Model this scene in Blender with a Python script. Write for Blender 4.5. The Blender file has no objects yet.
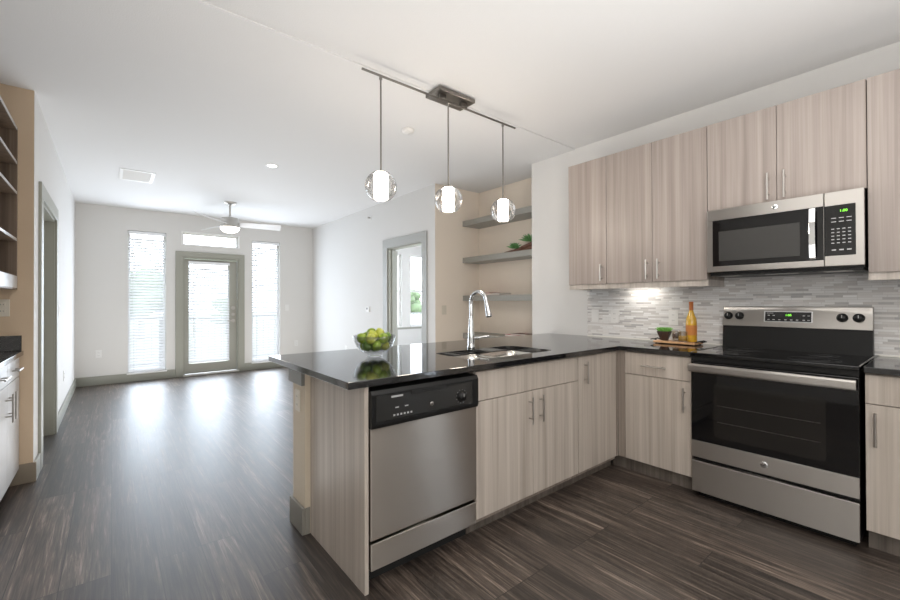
import bpy, bmesh, math, random
from mathutils import Vector, Matrix
random.seed(7)
SC = bpy.context.scene
COL = SC.collection
R = math.radians

# ------------------------------------------------------------------ camera
cam_data = bpy.data.cameras.new('camera')
cam_data.sensor_width = 36.0
cam_data.sensor_fit = 'HORIZONTAL'
cam_data.lens = 412.99 / 900 * 36
cam_data.shift_x = 2.763 / 900
cam_data.shift_y = -0.768 / 900
cam_data.clip_start = 0.05
cam_data.clip_end = 400
cam = bpy.data.objects.new('camera', cam_data)
COL.objects.link(cam)
ya, pi_, ro = R(39.074), R(0.360), R(-0.1755)
F = Vector((math.sin(ya)*math.cos(pi_), math.cos(ya)*math.cos(pi_), math.sin(pi_)))
Rt = Vector((math.cos(ya), -math.sin(ya), 0))
Up = Rt.cross(F)
R2 = Rt*math.cos(ro) + Up*math.sin(ro)
U2 = -Rt*math.sin(ro) + Up*math.cos(ro)
mw = Matrix.Identity(4)
for i in range(3):
    mw[i][0] = R2[i]; mw[i][1] = U2[i]; mw[i][2] = -F[i]
mw[2][3] = 1.242
cam.matrix_world = mw
SC.camera = cam

# ------------------------------------------------------------------ world and light
SC.view_settings.view_transform = 'Standard'
SC.view_settings.look = 'None'
SC.view_settings.gamma = 1
SC.view_settings.exposure = 0.85
SC.view_settings.use_curve_mapping = False
world = bpy.data.worlds.new('sky')
SC.world = world
world.use_nodes = True
bg = world.node_tree.nodes['Background']
bg.inputs['Color'].default_value = (0.80, 0.89, 1.0, 1)
bg.inputs['Strength'].default_value = 5.2

def area(name, loc, rot, sx, sy, power, color=(1, 1, 1)):
    l = bpy.data.lights.new(name, 'AREA')
    l.shape = 'RECTANGLE'; l.size = sx; l.size_y = sy
    l.energy = power; l.color = color
    o = bpy.data.objects.new(name, l)
    o.location = loc; o.rotation_euler = rot
    COL.objects.link(o)
    return o
area('bounce_light_kitchen', (0.85, -0.4, 1.33), (R(180), 0, 0), 3.2, 3.0, 39, (1, 0.985, 0.965))
area('ceiling_fill_kitchen', (1.2, -0.1, 2.70), (0, 0, 0), 2.8, 2.4, 18, (1, 0.965, 0.92))  # added broad soft fill below the ceiling, not a fitting
area('fill_camera_left', (-0.6, -1.2, 1.5), (R(90), 0, R(-65)), 1.3, 0.9, 17, (1, 0.985, 0.96))  # added fill to brighten the tiled wall, not a real flash
area('bounce_light_living', (1.35, 5.3, 0.03), (R(180), 0, 0), 3.2, 5.4, 33, (1, 0.99, 0.975))
area('bounce_light_bedroom', (4.8, 6.2, 0.03), (R(180), 0, 0), 2, 2, 18, (1, 0.99, 0.98))
# daylight entering at the three glazed openings of the living room
area('daylight_left_window', (0.44, 8.10, 1.26), (R(-90), 0, 0), 0.46, 2.2, 12, (0.78, 0.88, 1.0))
area('daylight_glazed_door', (1.32, 8.10, 1.08), (R(-90), 0, 0), 0.58, 1.7, 11, (0.78, 0.88, 1.0))
area('daylight_right_window', (2.255, 8.10, 1.26), (R(-90), 0, 0), 0.46, 2.2, 12, (0.78, 0.88, 1.0))

# ------------------------------------------------------------------ materials
def new_mat(name):
    m = bpy.data.materials.new(name); m.use_nodes = True
    nt = m.node_tree
    return m, nt, nt.nodes['Principled BSDF'], nt.nodes, nt.links

def simple(name, col, rough=0.5, metal=0.0, bump=0.0, bscale=60, spec=0.5, vary=0.0, coat=0.0):
    m, nt, b, N, L = new_mat(name)
    b.inputs['Base Color'].default_value = (*col, 1)
    b.inputs['Roughness'].default_value = rough
    b.inputs['Metallic'].default_value = metal
    b.inputs['Specular IOR Level'].default_value = spec
    b.inputs['Coat Weight'].default_value = coat
    g = N.new('ShaderNodeNewGeometry')
    n = N.new('ShaderNodeTexNoise'); n.inputs['Scale'].default_value = bscale
    n.inputs['Detail'].default_value = 4
    L.new(g.outputs['Position'], n.inputs['Vector'])
    if vary > 0:
        mx = N.new('ShaderNodeMix'); mx.data_type = 'RGBA'
        mx.inputs[6].default_value = (*[c*(1-vary) for c in col], 1)
        mx.inputs[7].default_value = (*[min(1, c*(1+vary)) for c in col], 1)
        L.new(n.outputs['Fac'], mx.inputs[0]); L.new(mx.outputs[2], b.inputs['Base Color'])
    if bump > 0:
        bp = N.new('ShaderNodeBump'); bp.inputs['Strength'].default_value = bump
        bp.inputs['Distance'].default_value = 0.002
        L.new(n.outputs['Fac'], bp.inputs['Height']); L.new(bp.outputs['Normal'], b.inputs['Normal'])
    return m

def emis(name, col, strength):
    m, nt, b, N, L = new_mat(name)
    b.inputs['Base Color'].default_value = (*col, 1)
    b.inputs['Emission Color'].default_value = (*col, 1)
    b.inputs['Emission Strength'].default_value = strength
    return m

def ramp(N, stops):
    r = N.new('ShaderNodeValToRGB')
    e = r.color_ramp.elements
    e[0].position, e[0].color = stops[0][0], (*stops[0][1], 1)
    e[1].position, e[1].color = stops[-1][0], (*stops[-1][1], 1)
    for p, c in stops[1:-1]:
        x = e.new(p); x.color = (*c, 1)
    return r

def laminate(name, dark, mid, light, rough=0.42, seed=0.0):
    m, nt, b, N, L = new_mat(name)
    g = N.new('ShaderNodeNewGeometry')
    oi = N.new('ShaderNodeObjectInfo')
    add = N.new('ShaderNodeVectorMath'); add.operation = 'ADD'
    sc = N.new('ShaderNodeVectorMath'); sc.operation = 'SCALE'
    comb = N.new('ShaderNodeCombineXYZ')
    L.new(oi.outputs['Random'], comb.inputs[0]); L.new(oi.outputs['Random'], comb.inputs[1]); L.new(oi.outputs['Random'], comb.inputs[2])
    sc.inputs['Scale'].default_value = 5.2 + seed
    L.new(comb.outputs[0], sc.inputs[0])
    L.new(g.outputs['Position'], add.inputs[0]); L.new(sc.outputs[0], add.inputs[1])
    def streak(sx, sz, detail, rough_):
        mp = N.new('ShaderNodeMapping'); mp.inputs['Scale'].default_value = (sx, sx, sz)
        L.new(add.outputs[0], mp.inputs['Vector'])
        n = N.new('ShaderNodeTexNoise'); n.inputs['Scale'].default_value = 1.0
        n.inputs['Detail'].default_value = detail; n.inputs['Roughness'].default_value = rough_
        L.new(mp.outputs[0], n.inputs['Vector'])
        return n
    a = streak(26, 0.45, 3, 0.55)
    f = streak(110, 1.6, 4, 0.55)
    mt = N.new('ShaderNodeMath'); mt.operation = 'MULTIPLY_ADD'
    mt.inputs[1].default_value = 0.68
    L.new(a.outputs['Fac'], mt.inputs[0])
    m2 = N.new('ShaderNodeMath'); m2.operation = 'MULTIPLY'; m2.inputs[1].default_value = 0.32
    L.new(f.outputs['Fac'], m2.inputs[0]); L.new(m2.outputs[0], mt.inputs[2])
    r = ramp(N, [(0.34, dark), (0.5, mid), (0.66, light)])
    L.new(mt.outputs[0], r.inputs[0]); L.new(r.outputs[0], b.inputs['Base Color'])
    b.inputs['Roughness'].default_value = rough
    bp = N.new('ShaderNodeBump'); bp.inputs['Strength'].default_value = 0.12; bp.inputs['Distance'].default_value = 0.001
    L.new(f.outputs['Fac'], bp.inputs['Height']); L.new(bp.outputs['Normal'], b.inputs['Normal'])
    return m

def floor_mat():
    m, nt, b, N, L = new_mat('dark_plank_floor')
    g = N.new('ShaderNodeNewGeometry')
    sep = N.new('ShaderNodeSeparateXYZ'); L.new(g.outputs['Position'], sep.inputs[0])
    cb = N.new('ShaderNodeCombineXYZ'); L.new(sep.outputs['Y'], cb.inputs['X']); L.new(sep.outputs['X'], cb.inputs['Y'])
    br = N.new('ShaderNodeTexBrick')
    br.inputs['Scale'].default_value = 1.0
    br.inputs['Brick Width'].default_value = 1.22
    br.inputs['Row Height'].default_value = 0.178
    br.inputs['Mortar Size'].default_value = 0.002
    br.inputs['Mortar Smooth'].default_value = 0.3
    br.offset = 0.37; br.offset_frequency = 3
    br.inputs['Color1'].default_value = (0, 0, 0, 1); br.inputs['Color2'].default_value = (1, 1, 1, 1)
    br.inputs['Mortar'].default_value = (0.5, 0.5, 0.5, 1)
    L.new(cb.outputs[0], br.inputs['Vector'])
    # every plank shifts the grain
    sc = N.new('ShaderNodeVectorMath'); sc.operation = 'SCALE'; sc.inputs['Scale'].default_value = 31.0
    L.new(br.outputs['Color'], sc.inputs[0])
    ad = N.new('ShaderNodeVectorMath'); ad.operation = 'ADD'
    L.new(g.outputs['Position'], ad.inputs[0]); L.new(sc.outputs[0], ad.inputs[1])
    def streak(sx, sy, d, dist=0.0):
        mp = N.new('ShaderNodeMapping'); mp.inputs['Scale'].default_value = (sx, sy, 1)
        L.new(ad.outputs[0], mp.inputs['Vector'])
        n = N.new('ShaderNodeTexNoise'); n.inputs['Scale'].default_value = 1.0
        n.inputs['Detail'].default_value = d; n.inputs['Roughness'].default_value = 0.65
        n.inputs['Distortion'].default_value = dist
        L.new(mp.outputs[0], n.inputs['Vector']); return n
    a = streak(24, 1.1, 5, 1.3)
    f = streak(110, 4.0, 4, 0.6)
    mx = N.new('ShaderNodeMix'); mx.data_type = 'FLOAT'; mx.inputs[0].default_value = 0.45
    L.new(a.outputs['Fac'], mx.inputs[2]); L.new(f.outputs['Fac'], mx.inputs[3])
    r = ramp(N, [(0.37, (0.013, 0.0095, 0.0075)), (0.47, (0.042, 0.031, 0.025)), (0.56, (0.095, 0.072, 0.057)), (0.66, (0.26, 0.205, 0.165))])
    L.new(mx.outputs[0], r.inputs[0])
    hs = N.new('ShaderNodeHueSaturation')
    mr = N.new('ShaderNodeMapRange'); mr.inputs[3].default_value = 0.6; mr.inputs[4].default_value = 1.35
    L.new(br.outputs['Color'], mr.inputs[0]); L.new(mr.outputs[0], hs.inputs['Value'])
    L.new(r.outputs[0], hs.inputs['Color'])
    gap = N.new('ShaderNodeMix'); gap.data_type = 'RGBA'; gap.inputs[7].default_value = (0.008, 0.006, 0.005, 1)
    L.new(br.outputs['Fac'], gap.inputs[0]); L.new(hs.outputs[0], gap.inputs[6])
    L.new(gap.outputs[2], b.inputs['Base Color'])
    rr = N.new('ShaderNodeMapRange'); rr.inputs[3].default_value = 0.34; rr.inputs[4].default_value = 0.52
    L.new(mx.outputs[0], rr.inputs[0]); L.new(rr.outputs[0], b.inputs['Roughness'])
    b.inputs['Specular IOR Level'].default_value = 1.0
    bp = N.new('ShaderNodeBump'); bp.inputs['Strength'].default_value = 0.35; bp.inputs['Distance'].default_value = 0.002
    L.new(mx.outputs[0], bp.inputs['Height']); L.new(bp.outputs['Normal'], b.inputs['Normal'])
    return m

def mosaic_mat():
    m, nt, b, N, L = new_mat('linear_mosaic_tile')
    g = N.new('ShaderNodeNewGeometry')
    sep = N.new('ShaderNodeSeparateXYZ'); L.new(g.outputs['Position'], sep.inputs[0])
    cb = N.new('ShaderNodeCombineXYZ'); L.new(sep.outputs['Y'], cb.inputs['X']); L.new(sep.outputs['Z'], cb.inputs['Y'])
    br = N.new('ShaderNodeTexBrick')
    br.inputs['Scale'].default_value = 1.0
    br.inputs['Brick Width'].default_value = 0.105
    br.inputs['Row Height'].default_value = 0.0145
    br.inputs['Mortar Size'].default_value = 0.0009
    br.inputs['Bias'].default_value = 0.0
    br.offset = 0.41; br.offset_frequency = 2; br.squash = 0.6; br.squash_frequency = 3
    br.inputs['Color1'].default_value = (0, 0, 0, 1); br.inputs['Color2'].default_value = (1, 1, 1, 1)
    L.new(cb.outputs[0], br.inputs['Vector'])
    r = ramp(N, [(0.0, (0.44, 0.43, 0.43)), (0.25, (0.60, 0.57, 0.55)), (0.5, (0.70, 0.68, 0.66)), (0.75, (0.70, 0.69, 0.68)), (1.0, (0.82, 0.81, 0.80))])
    L.new(br.outputs['Color'], r.inputs[0])
    gap = N.new('ShaderNodeMix'); gap.data_type = 'RGBA'; gap.inputs[7].default_value = (0.60, 0.585, 0.56, 1)
    L.new(br.outputs['Fac'], gap.inputs[0]); L.new(r.outputs[0], gap.inputs[6])
    L.new(gap.outputs[2], b.inputs['Base Color'])
    rr = N.new('ShaderNodeMapRange'); rr.inputs[3].default_value = 0.12; rr.inputs[4].default_value = 0.45
    L.new(br.outputs['Color'], rr.inputs[0]); L.new(rr.outputs[0], b.inputs['Roughness'])
    bp = N.new('ShaderNodeBump'); bp.invert = True; bp.inputs['Strength'].default_value = 0.6; bp.inputs['Distance'].default_value = 0.002
    L.new(br.outputs['Fac'], bp.inputs['Height']); L.new(bp.outputs['Normal'], b.inputs['Normal'])
    return m

def granite_mat():
    m, nt, b, N, L = new_mat('black_granite')
    g = N.new('ShaderNodeNewGeometry')
    v = N.new('ShaderNodeTexVoronoi'); v.inputs['Scale'].default_value = 420
    L.new(g.outputs['Position'], v.inputs['Vector'])
    n = N.new('ShaderNodeTexNoise'); n.inputs['Scale'].default_value = 90; n.inputs['Detail'].default_value = 5
    L.new(g.outputs['Position'], n.inputs['Vector'])
    mm = N.new('ShaderNodeMath'); mm.operation = 'MULTIPLY'
    L.new(v.outputs['Color'], mm.inputs[0]); L.new(n.outputs['Fac'], mm.inputs[1])
    r = ramp(N, [(0.30, (0.006, 0.006, 0.007)), (0.44, (0.016, 0.016, 0.017)), (0.60, (0.12, 0.115, 0.11))])
    L.new(mm.outputs[0], r.inputs[0]); L.new(r.outputs[0], b.inputs['Base Color'])
    b.inputs['Roughness'].default_value = 0.07
    b.inputs['IOR'].default_value = 1.8
    return m

def steel_mat(name, col=(0.51, 0.485, 0.455), rough=0.33, aniso=1.0):
    m, nt, b, N, L = new_mat(name)
    b.inputs['Metallic'].default_value = 1.0
    b.inputs['Base Color'].default_value = (*col, 1)
    b.inputs['Anisotropic'].default_value = aniso
    b.inputs['Anisotropic Rotation'].default_value = 0.25
    t = N.new('ShaderNodeTangent'); t.direction_type = 'RADIAL'; t.axis = 'Z'
    L.new(t.outputs[0], b.inputs['Tangent'])
    b.inputs['Roughness'].default_value = rough
    return m

def thin_glass(name, tint=(1, 1, 1), refl=0.12, edge=0.75, rough=0.02):
    """thin-walled glass: clear through the middle, more reflective towards its edges"""
    m = bpy.data.materials.new(name); m.use_nodes = True
    nt = m.node_tree; N = nt.nodes; L = nt.links
    N.clear()
    out = N.new('ShaderNodeOutputMaterial')
    tr = N.new('ShaderNodeBsdfTransparent'); tr.inputs[0].default_value = (*tint, 1)
    gl = N.new('ShaderNodeBsdfGlossy'); gl.inputs['Roughness'].default_value = rough
    lw = N.new('ShaderNodeLayerWeight'); lw.inputs[0].default_value = 0.35
    mr = N.new('ShaderNodeMapRange'); mr.inputs[3].default_value = refl*0.4; mr.inputs[4].default_value = edge
    mx = N.new('ShaderNodeMixShader')
    L.new(lw.outputs['Fresnel'], mr.inputs[0]); L.new(mr.outputs[0], mx.inputs[0])
    L.new(tr.outputs[0], mx.inputs[1]); L.new(gl.outputs[0], mx.inputs[2]); L.new(mx.outputs[0], out.inputs[0])
    return m

M = {}
M['wall'] = simple('warm_white_wall_paint', (0.66, 0.645, 0.62), 0.75, bump=0.25, bscale=180)
M['wall_cool'] = simple('white_wall_paint', (0.645, 0.635, 0.62), 0.75, bump=0.25, bscale=180)
M['wall_tan'] = simple('tan_wall', (0.77, 0.69, 0.60), 0.75, bump=0.25, bscale=180)  # even tan tone, warmer than the living room walls
M['wall_beige'] = simple('beige_wall', (0.58, 0.45, 0.32), 0.75, bump=0.25, bscale=180)  # even beige tone, deeper than the niche walls
M['ceiling'] = simple('textured_ceiling_paint', (0.71, 0.705, 0.70), 0.85, bump=0.5, bscale=140)
M['trim'] = simple('grey_green_trim_paint', (0.30, 0.30, 0.255), 0.4)
M['trim_light'] = simple('white_trim_paint', (0.75, 0.74, 0.72), 0.4)
M['door'] = simple('grey_green_door_paint', (0.33, 0.325, 0.28), 0.4)
M['floor'] = floor_mat()
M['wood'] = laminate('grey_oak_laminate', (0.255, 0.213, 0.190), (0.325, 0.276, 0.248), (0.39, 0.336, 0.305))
M['wood_low'] = laminate('lit_oak_laminate', (0.36, 0.31, 0.265), (0.455, 0.40, 0.348), (0.55, 0.49, 0.435))  # same laminate as the upper doors, stronger light on the bases put into colour
M['wood_box'] = laminate('carcass_laminate', (0.20, 0.165, 0.14), (0.27, 0.225, 0.19), (0.34, 0.29, 0.25))
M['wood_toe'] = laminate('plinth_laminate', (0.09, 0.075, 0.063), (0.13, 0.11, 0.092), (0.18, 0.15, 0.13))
M['wood_rail'] = laminate('light_rail_laminate', (0.38, 0.34, 0.30), (0.47, 0.42, 0.375), (0.56, 0.51, 0.46))
M['shelfwood'] = laminate('shaded_shelf_laminate', (0.10, 0.07, 0.05), (0.16, 0.115, 0.08), (0.22, 0.16, 0.12))  # brown wood with the shade inside the shelf unit put into its colour
M['sheen_wood'] = simple('wood_with_sheen', (0.43, 0.42, 0.41), 0.35)  # cabinet wood whitened: its grazing reflection is put into the colour
M['granite'] = granite_mat()
M['mosaic'] = mosaic_mat()
M['grout'] = simple('pale_caulk', (0.75, 0.73, 0.68), 0.5)
M['steel'] = steel_mat('brushed_stainless')
M['steel_dw'] = steel_mat('brushed_stainless_warm', (0.44, 0.40, 0.355), 0.36, 1.0)
M['nickel'] = simple('brushed_nickel', (0.50, 0.475, 0.45), 0.3, 1.0)
M['nickel_dark'] = simple('dark_brushed_nickel', (0.24, 0.225, 0.205), 0.33, 1.0)
M['chrome'] = simple('polished_chrome', (0.78, 0.79, 0.80), 0.07, 1.0)
M['sinksteel'] = simple('satin_sink_steel', (0.66, 0.64, 0.60), 0.22, 1.0)
M['black'] = simple('black_plastic', (0.008, 0.008, 0.008), 0.38, spec=0.3)
M['black_matte'] = simple('matt_black', (0.010, 0.010, 0.010), 0.6)
M['blackglass'] = simple('black_glass', (0.004, 0.004, 0.0045), 0.04, spec=0.6)
M['ovenglass'] = simple('dark_oven_window', (0.012, 0.011, 0.010), 0.07, spec=0.6)
M['mwglass'] = simple('grey_mesh_window', (0.045, 0.044, 0.042), 0.12, spec=0.6)
M['rackline'] = simple('dim_oven_rack', (0.05, 0.045, 0.042), 0.35)
M['greymark'] = simple('grey_printed_marks', (0.42, 0.42, 0.42), 0.5)
M['ring'] = simple('grey_burner_print', (0.055, 0.055, 0.057), 0.15)
M['green'] = emis('green_display', (0.25, 1.0, 0.06), 0.8)
M['white_plastic'] = simple('white_plastic', (0.74, 0.73, 0.71), 0.35)
M['cream_plastic'] = simple('cream_plastic', (0.62, 0.57, 0.48), 0.35)
M['slat'] = simple('white_blind_slat', (0.80, 0.81, 0.83), 0.45)
M['shelf_grey'] = simple('grey_green_shelf_paint', (0.27, 0.265, 0.24), 0.4)
M['glass'] = thin_glass('window_pane_glass', (1, 1, 1), 0.1, 0.6)
M['globe'] = thin_glass('clear_globe_glass', (0.985, 0.975, 0.965), 0.2, 0.8, 0.06)
M['bowlglass'] = thin_glass('clear_bowl_glass', (0.985, 0.993, 0.995), 0.05, 0.45)
M['lamp'] = emis('frosted_lamp_glass', (1.0, 0.90, 0.78), 24.0)
M['fanlamp'] = emis('fan_lamp_glass', (1.0, 0.93, 0.84), 4.0)
M['canlamp'] = emis('recessed_lamp_lens', (1.0, 0.96, 0.9), 6.0)
M['pucklamp'] = emis('under_cabinet_lamp', (1.0, 0.95, 0.87), 13.0)
M['lime'] = simple('lime_skin', (0.22, 0.32, 0.022), 0.35, bump=0.4, bscale=260, vary=0.45)
M['lime2'] = simple('yellow_lime_skin', (0.42, 0.45, 0.06), 0.35, bump=0.4, bscale=260, vary=0.35)
M['lime3'] = simple('dark_lime_skin', (0.085, 0.17, 0.012), 0.35, bump=0.4, bscale=260, vary=0.4)
M['leaf'] = simple('succulent_leaf', (0.16, 0.42, 0.07), 0.4, vary=0.4)
M['leaf2'] = simple('dark_succulent_leaf', (0.10, 0.26, 0.08), 0.4, vary=0.5, bscale=30)
M['driftwood'] = simple('brown_driftwood', (0.15, 0.07, 0.045), 0.6, bump=0.6, bscale=50, vary=0.5)
M['bowlwood'] = simple('dark_wood_bowl', (0.055, 0.028, 0.018), 0.45)
M['traywood'] = laminate('red_oak_tray', (0.30, 0.14, 0.06), (0.50, 0.27, 0.13), (0.62, 0.38, 0.20))
M['iron'] = simple('black_iron', (0.02, 0.02, 0.02), 0.4, 0.6)
M['amber'] = simple('amber_bottle_glass', (0.62, 0.36, 0.03), 0.08, spec=0.7, vary=0.35)
M['foil'] = simple('orange_foil', (0.45, 0.13, 0.02), 0.35)
M['label'] = simple('orange_label_paper', (0.5, 0.18, 0.035), 0.6, vary=0.15, bscale=90)
M['darkglass'] = simple('dark_red_drink', (0.035, 0.012, 0.01), 0.1)
M['cleartumbler'] = thin_glass('tumbler_glass', (0.97, 0.97, 0.95), 0.06, 0.4)
M['red'] = simple('red_cover', (0.40, 0.05, 0.05), 0.5)
M['paper'] = simple('paper_edges', (0.65, 0.60, 0.55), 0.7)
M['brownbook'] = simple('brown_cover', (0.18, 0.09, 0.07), 0.5)
M['fanblade'] = simple('white_fan_blade', (0.74, 0.73, 0.72), 0.35)
M['fanmetal'] = simple('fan_brushed_nickel', (0.50, 0.48, 0.45), 0.35, 1.0)
M['balcony'] = simple('pale_concrete', (0.55, 0.54, 0.52), 0.8, bump=0.3, bscale=50)
M['railing'] = simple('dark_railing_paint', (0.09, 0.09, 0.09), 0.5)
M['ground'] = simple('dry_grass_ground', (0.28, 0.30, 0.20), 0.9, vary=0.3, bscale=0.3)
M['tree'] = simple('tree_foliage', (0.10, 0.14, 0.07), 0.9, vary=0.5, bscale=1.5)
M['bark'] = simple('tree_bark', (0.10, 0.08, 0.06), 0.9)

# ------------------------------------------------------------------ mesh helpers
class MB:
    def __init__(self): self.bm = bmesh.new()
    def box(self, x0, x1, y0, y1, z0, z1, bev=0.0, seg=2):
        b = bmesh.new()
        bmesh.ops.create_cube(b, size=1)
        for v in b.verts:
            v.co = Vector(((x0+x1)/2+v.co.x*(x1-x0), (y0+y1)/2+v.co.y*(y1-y0), (z0+z1)/2+v.co.z*(z1-z0)))
        if bev > 0:
            bmesh.ops.bevel(b, geom=b.edges[:], offset=bev, segments=seg, profile=0.5, affect='EDGES')
            for f in b.faces: f.smooth = False
        return self._merge(b)
    def _merge(self, b):
        me = bpy.data.meshes.new('t'); b.to_mesh(me); b.free()
        self.bm.from_mesh(me); bpy.data.meshes.remove(me)
        return self
    def lathe(self, prof, c, axis='z', seg=32, smooth=True, cap=True):
        """prof: list of (radius, height)"""
        b = bmesh.new(); rings = []
        for r, h in prof:
            if r < 1e-6:
                rings.append([b.verts.new(self._ax(0, 0, h, axis, c))])
            else:
                rings.append([b.verts.new(self._ax(r*math.cos(2*math.pi*i/seg), r*math.sin(2*math.pi*i/seg), h, axis, c)) for i in range(seg)])
        for a, d in zip(rings, rings[1:]):
            for i in range(seg):
                j = (i+1) % seg
                if len(a) == 1 and len(d) == 1: continue
                if len(a) == 1: f = b.faces.new((a[0], d[i], d[j]))
                elif len(d) == 1: f = b.faces.new((a[i], a[j], d[0]))
                else: f = b.faces.new((a[i], a[j], d[j], d[i]))
                f.smooth = smooth
        if cap:
            for ring in (rings[0], rings[-1]):
                if len(ring) > 2:
                    b.faces.new([b.verts.new(v.co) for v in ring])
        bmesh.ops.recalc_face_normals(b, faces=b.faces[:])
        return self._merge(b)
    def _ax(self, a, b, h, axis, c):
        c = Vector(c)
        if axis == 'z': return c+Vector((a, b, h))
        if axis == 'x': return c+Vector((h, a, b))
        return c+Vector((a, h, b))
    def cyl(self, c, r, h, axis='z', seg=24, bev=0.0):
        if bev > 0: prof = [(r-bev, 0), (r, bev), (r, h-bev), (r-bev, h)]
        else: prof = [(r, 0), (r, h)]
        return self.lathe(prof, c, axis, seg)
    def tube(self, pts, rad, seg=12, caps=True):
        pts = [Vector(p) for p in pts]
        rads = rad if isinstance(rad, (list, tuple)) else [rad]*len(pts)
        b = bmesh.new(); rings = []
        up = None
        for i, p in enumerate(pts):
            d = (pts[min(i+1, len(pts)-1)]-pts[max(i-1, 0)]).normalized()
            if up is None:
                up = Vector((0, 0, 1)) if abs(d.z) < 0.9 else Vector((1, 0, 0))
            s = d.cross(up).normalized(); up = s.cross(d).normalized()
            rings.append([b.verts.new(p+rads[i]*(math.cos(2*math.pi*k/seg)*s+math.sin(2*math.pi*k/seg)*up)) for k in range(seg)])
        for a, e in zip(rings, rings[1:]):
            for k in range(seg):
                f = b.faces.new((a[k], a[(k+1) % seg], e[(k+1) % seg], e[k])); f.smooth = True
        if caps:
            [b.faces.new([b.verts.new(v.co) for v in q]) for q in (rings[0], rings[-1])]
        bmesh.ops.recalc_face_normals(b, faces=b.faces[:])
        return self._merge(b)
    def ellipsoid(self, c, rx, ry, rz, rot=None, seg=20, rings=12):
        b = bmesh.new()
        bmesh.ops.create_uvsphere(b, u_segments=seg, v_segments=rings, radius=1)
        mt = Matrix.Translation(Vector(c)) @ (rot.to_4x4() if rot else Matrix.Identity(4)) @ Matrix.Diagonal((rx, ry, rz, 1))
        bmesh.ops.transform(b, matrix=mt, verts=b.verts[:])
        for f in b.faces: f.smooth = True
        return self._merge(b)
    def prism(self, pts, axis, h0, h1, bev=0.0):
        """outline pts in the plane across axis, extruded from h0 to h1"""
        b = bmesh.new()
        def P(a, c, h):
            return {'x': (h, a, c), 'y': (a, h, c), 'z': (a, c, h)}[axis]
        lo = [b.verts.new(P(a, c, h0)) for a, c in pts]; hi = [b.verts.new(P(a, c, h1)) for a, c in pts]
        b.faces.new(lo); b.faces.new(hi)
        n = len(pts)
        for i in range(n): b.faces.new((lo[i], lo[(i+1) % n], hi[(i+1) % n], hi[i]))
        bmesh.ops.recalc_face_normals(b, faces=b.faces[:])
        if bev > 0:
            bmesh.ops.bevel(b, geom=b.edges[:], offset=bev, segments=2, profile=0.5, affect='EDGES')
        return self._merge(b)
    def build(self, name, mat, parent=None):
        bm = self.bm
        xs = [v.co for v in bm.verts]
        if parent is not None:
            org = wloc(parent)
        else:
            org = Vector(((min(v.x for v in xs)+max(v.x for v in xs))/2, (min(v.y for v in xs)+max(v.y for v in xs))/2, min(v.z for v in xs)))
        for v in bm.verts: v.co = v.co-org
        me = bpy.data.meshes.new(name); bm.to_mesh(me); bm.free()
        me.materials.append(mat)
        o = bpy.data.objects.new(name, me); COL.objects.link(o)
        if parent is not None: o.parent = parent
        else: o.location = org
        return o

def wloc(o):
    v = Vector(o.location)
    while o.parent is not None:
        o = o.parent; v = v+Vector(o.location)
    return v

def tag(o, label=None, cat=None, group=None, kind=None):
    if label: o['label'] = label
    if cat: o['category'] = cat
    if group: o['group'] = group
    if kind: o['kind'] = kind
    return o

def thing(name, label, cat, loc, group=None):
    o = bpy.data.objects.new(name, None); o.empty_display_size = 0.05
    COL.objects.link(o); o.location = loc
    return tag(o, label, cat, group)

def struct(name, mb, mat, parent=None):
    o = mb.build(name, mat, parent)
    if parent is None: o['kind'] = 'structure'
    return o

def dup_tree(o, parent=None):
    c = o.copy(); COL.objects.link(c)
    if parent is not None: c.parent = parent
    for ch in list(o.children): dup_tree(ch, c)
    return c

def text_mesh(name, body, size, loc, rot, mat, parent, extrude=0.0006):
    cu = bpy.data.curves.new(name, 'FONT'); cu.body = body; cu.size = size; cu.extrude = extrude
    cu.align_x = 'CENTER'; cu.align_y = 'CENTER'
    t = bpy.data.objects.new(name, cu); COL.objects.link(t)
    bpy.context.view_layer.update()
    me = bpy.data.meshes.new_from_object(t.evaluated_get(bpy.context.evaluated_depsgraph_get()))
    bpy.data.objects.remove(t)
    me.transform(Matrix.Translation(Vector(loc)-wloc(parent)) @ rot.to_matrix().to_4x4())
    me.materials.clear(); me.materials.append(mat)
    o = bpy.data.objects.new(name, me); COL.objects.link(o); o.parent = parent
    return o
from mathutils import Euler
ROT_NX = Euler((R(90), 0, R(-90)))   # text on a face that looks towards -X
ROT_NY = Euler((R(90), 0, 0))        # text on a face that looks towards -Y

def rrect(x0, x1, y0, y1, r, n=6):
    pts = []
    for cx, cy, a0 in ((x1-r, y1-r, 0), (x0+r, y1-r, 90), (x0+r, y0+r, 180), (x1-r, y0+r, 270)):
        for i in range(n+1):
            a = R(a0+90*i/n); pts.append((cx+r*math.cos(a), cy+r*math.sin(a)))
    return pts

# ------------------------------------------------------------------ setting
H = 2.735
XL, XR, XW, YF = -0.423, 3.145, 3.522, 8.181
YB = -2.4       # wall behind the camera
XK = -1.09      # kitchen side of the left wall
struct('floor', MB().box(XK-0.1, 7.0, YB-0.1, YF+0.15, -0.08, 0.0), M['floor'])
STEP = 2.34
cm = MB(); cm.box(XK-0.1, 7.0, YB-0.1, STEP, H, H+0.12); cm.box(XK-0.1, 7.0, STEP, YF+0.15, H-0.007, H+0.12)
struct('ceiling', cm, M['ceiling'])

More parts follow.
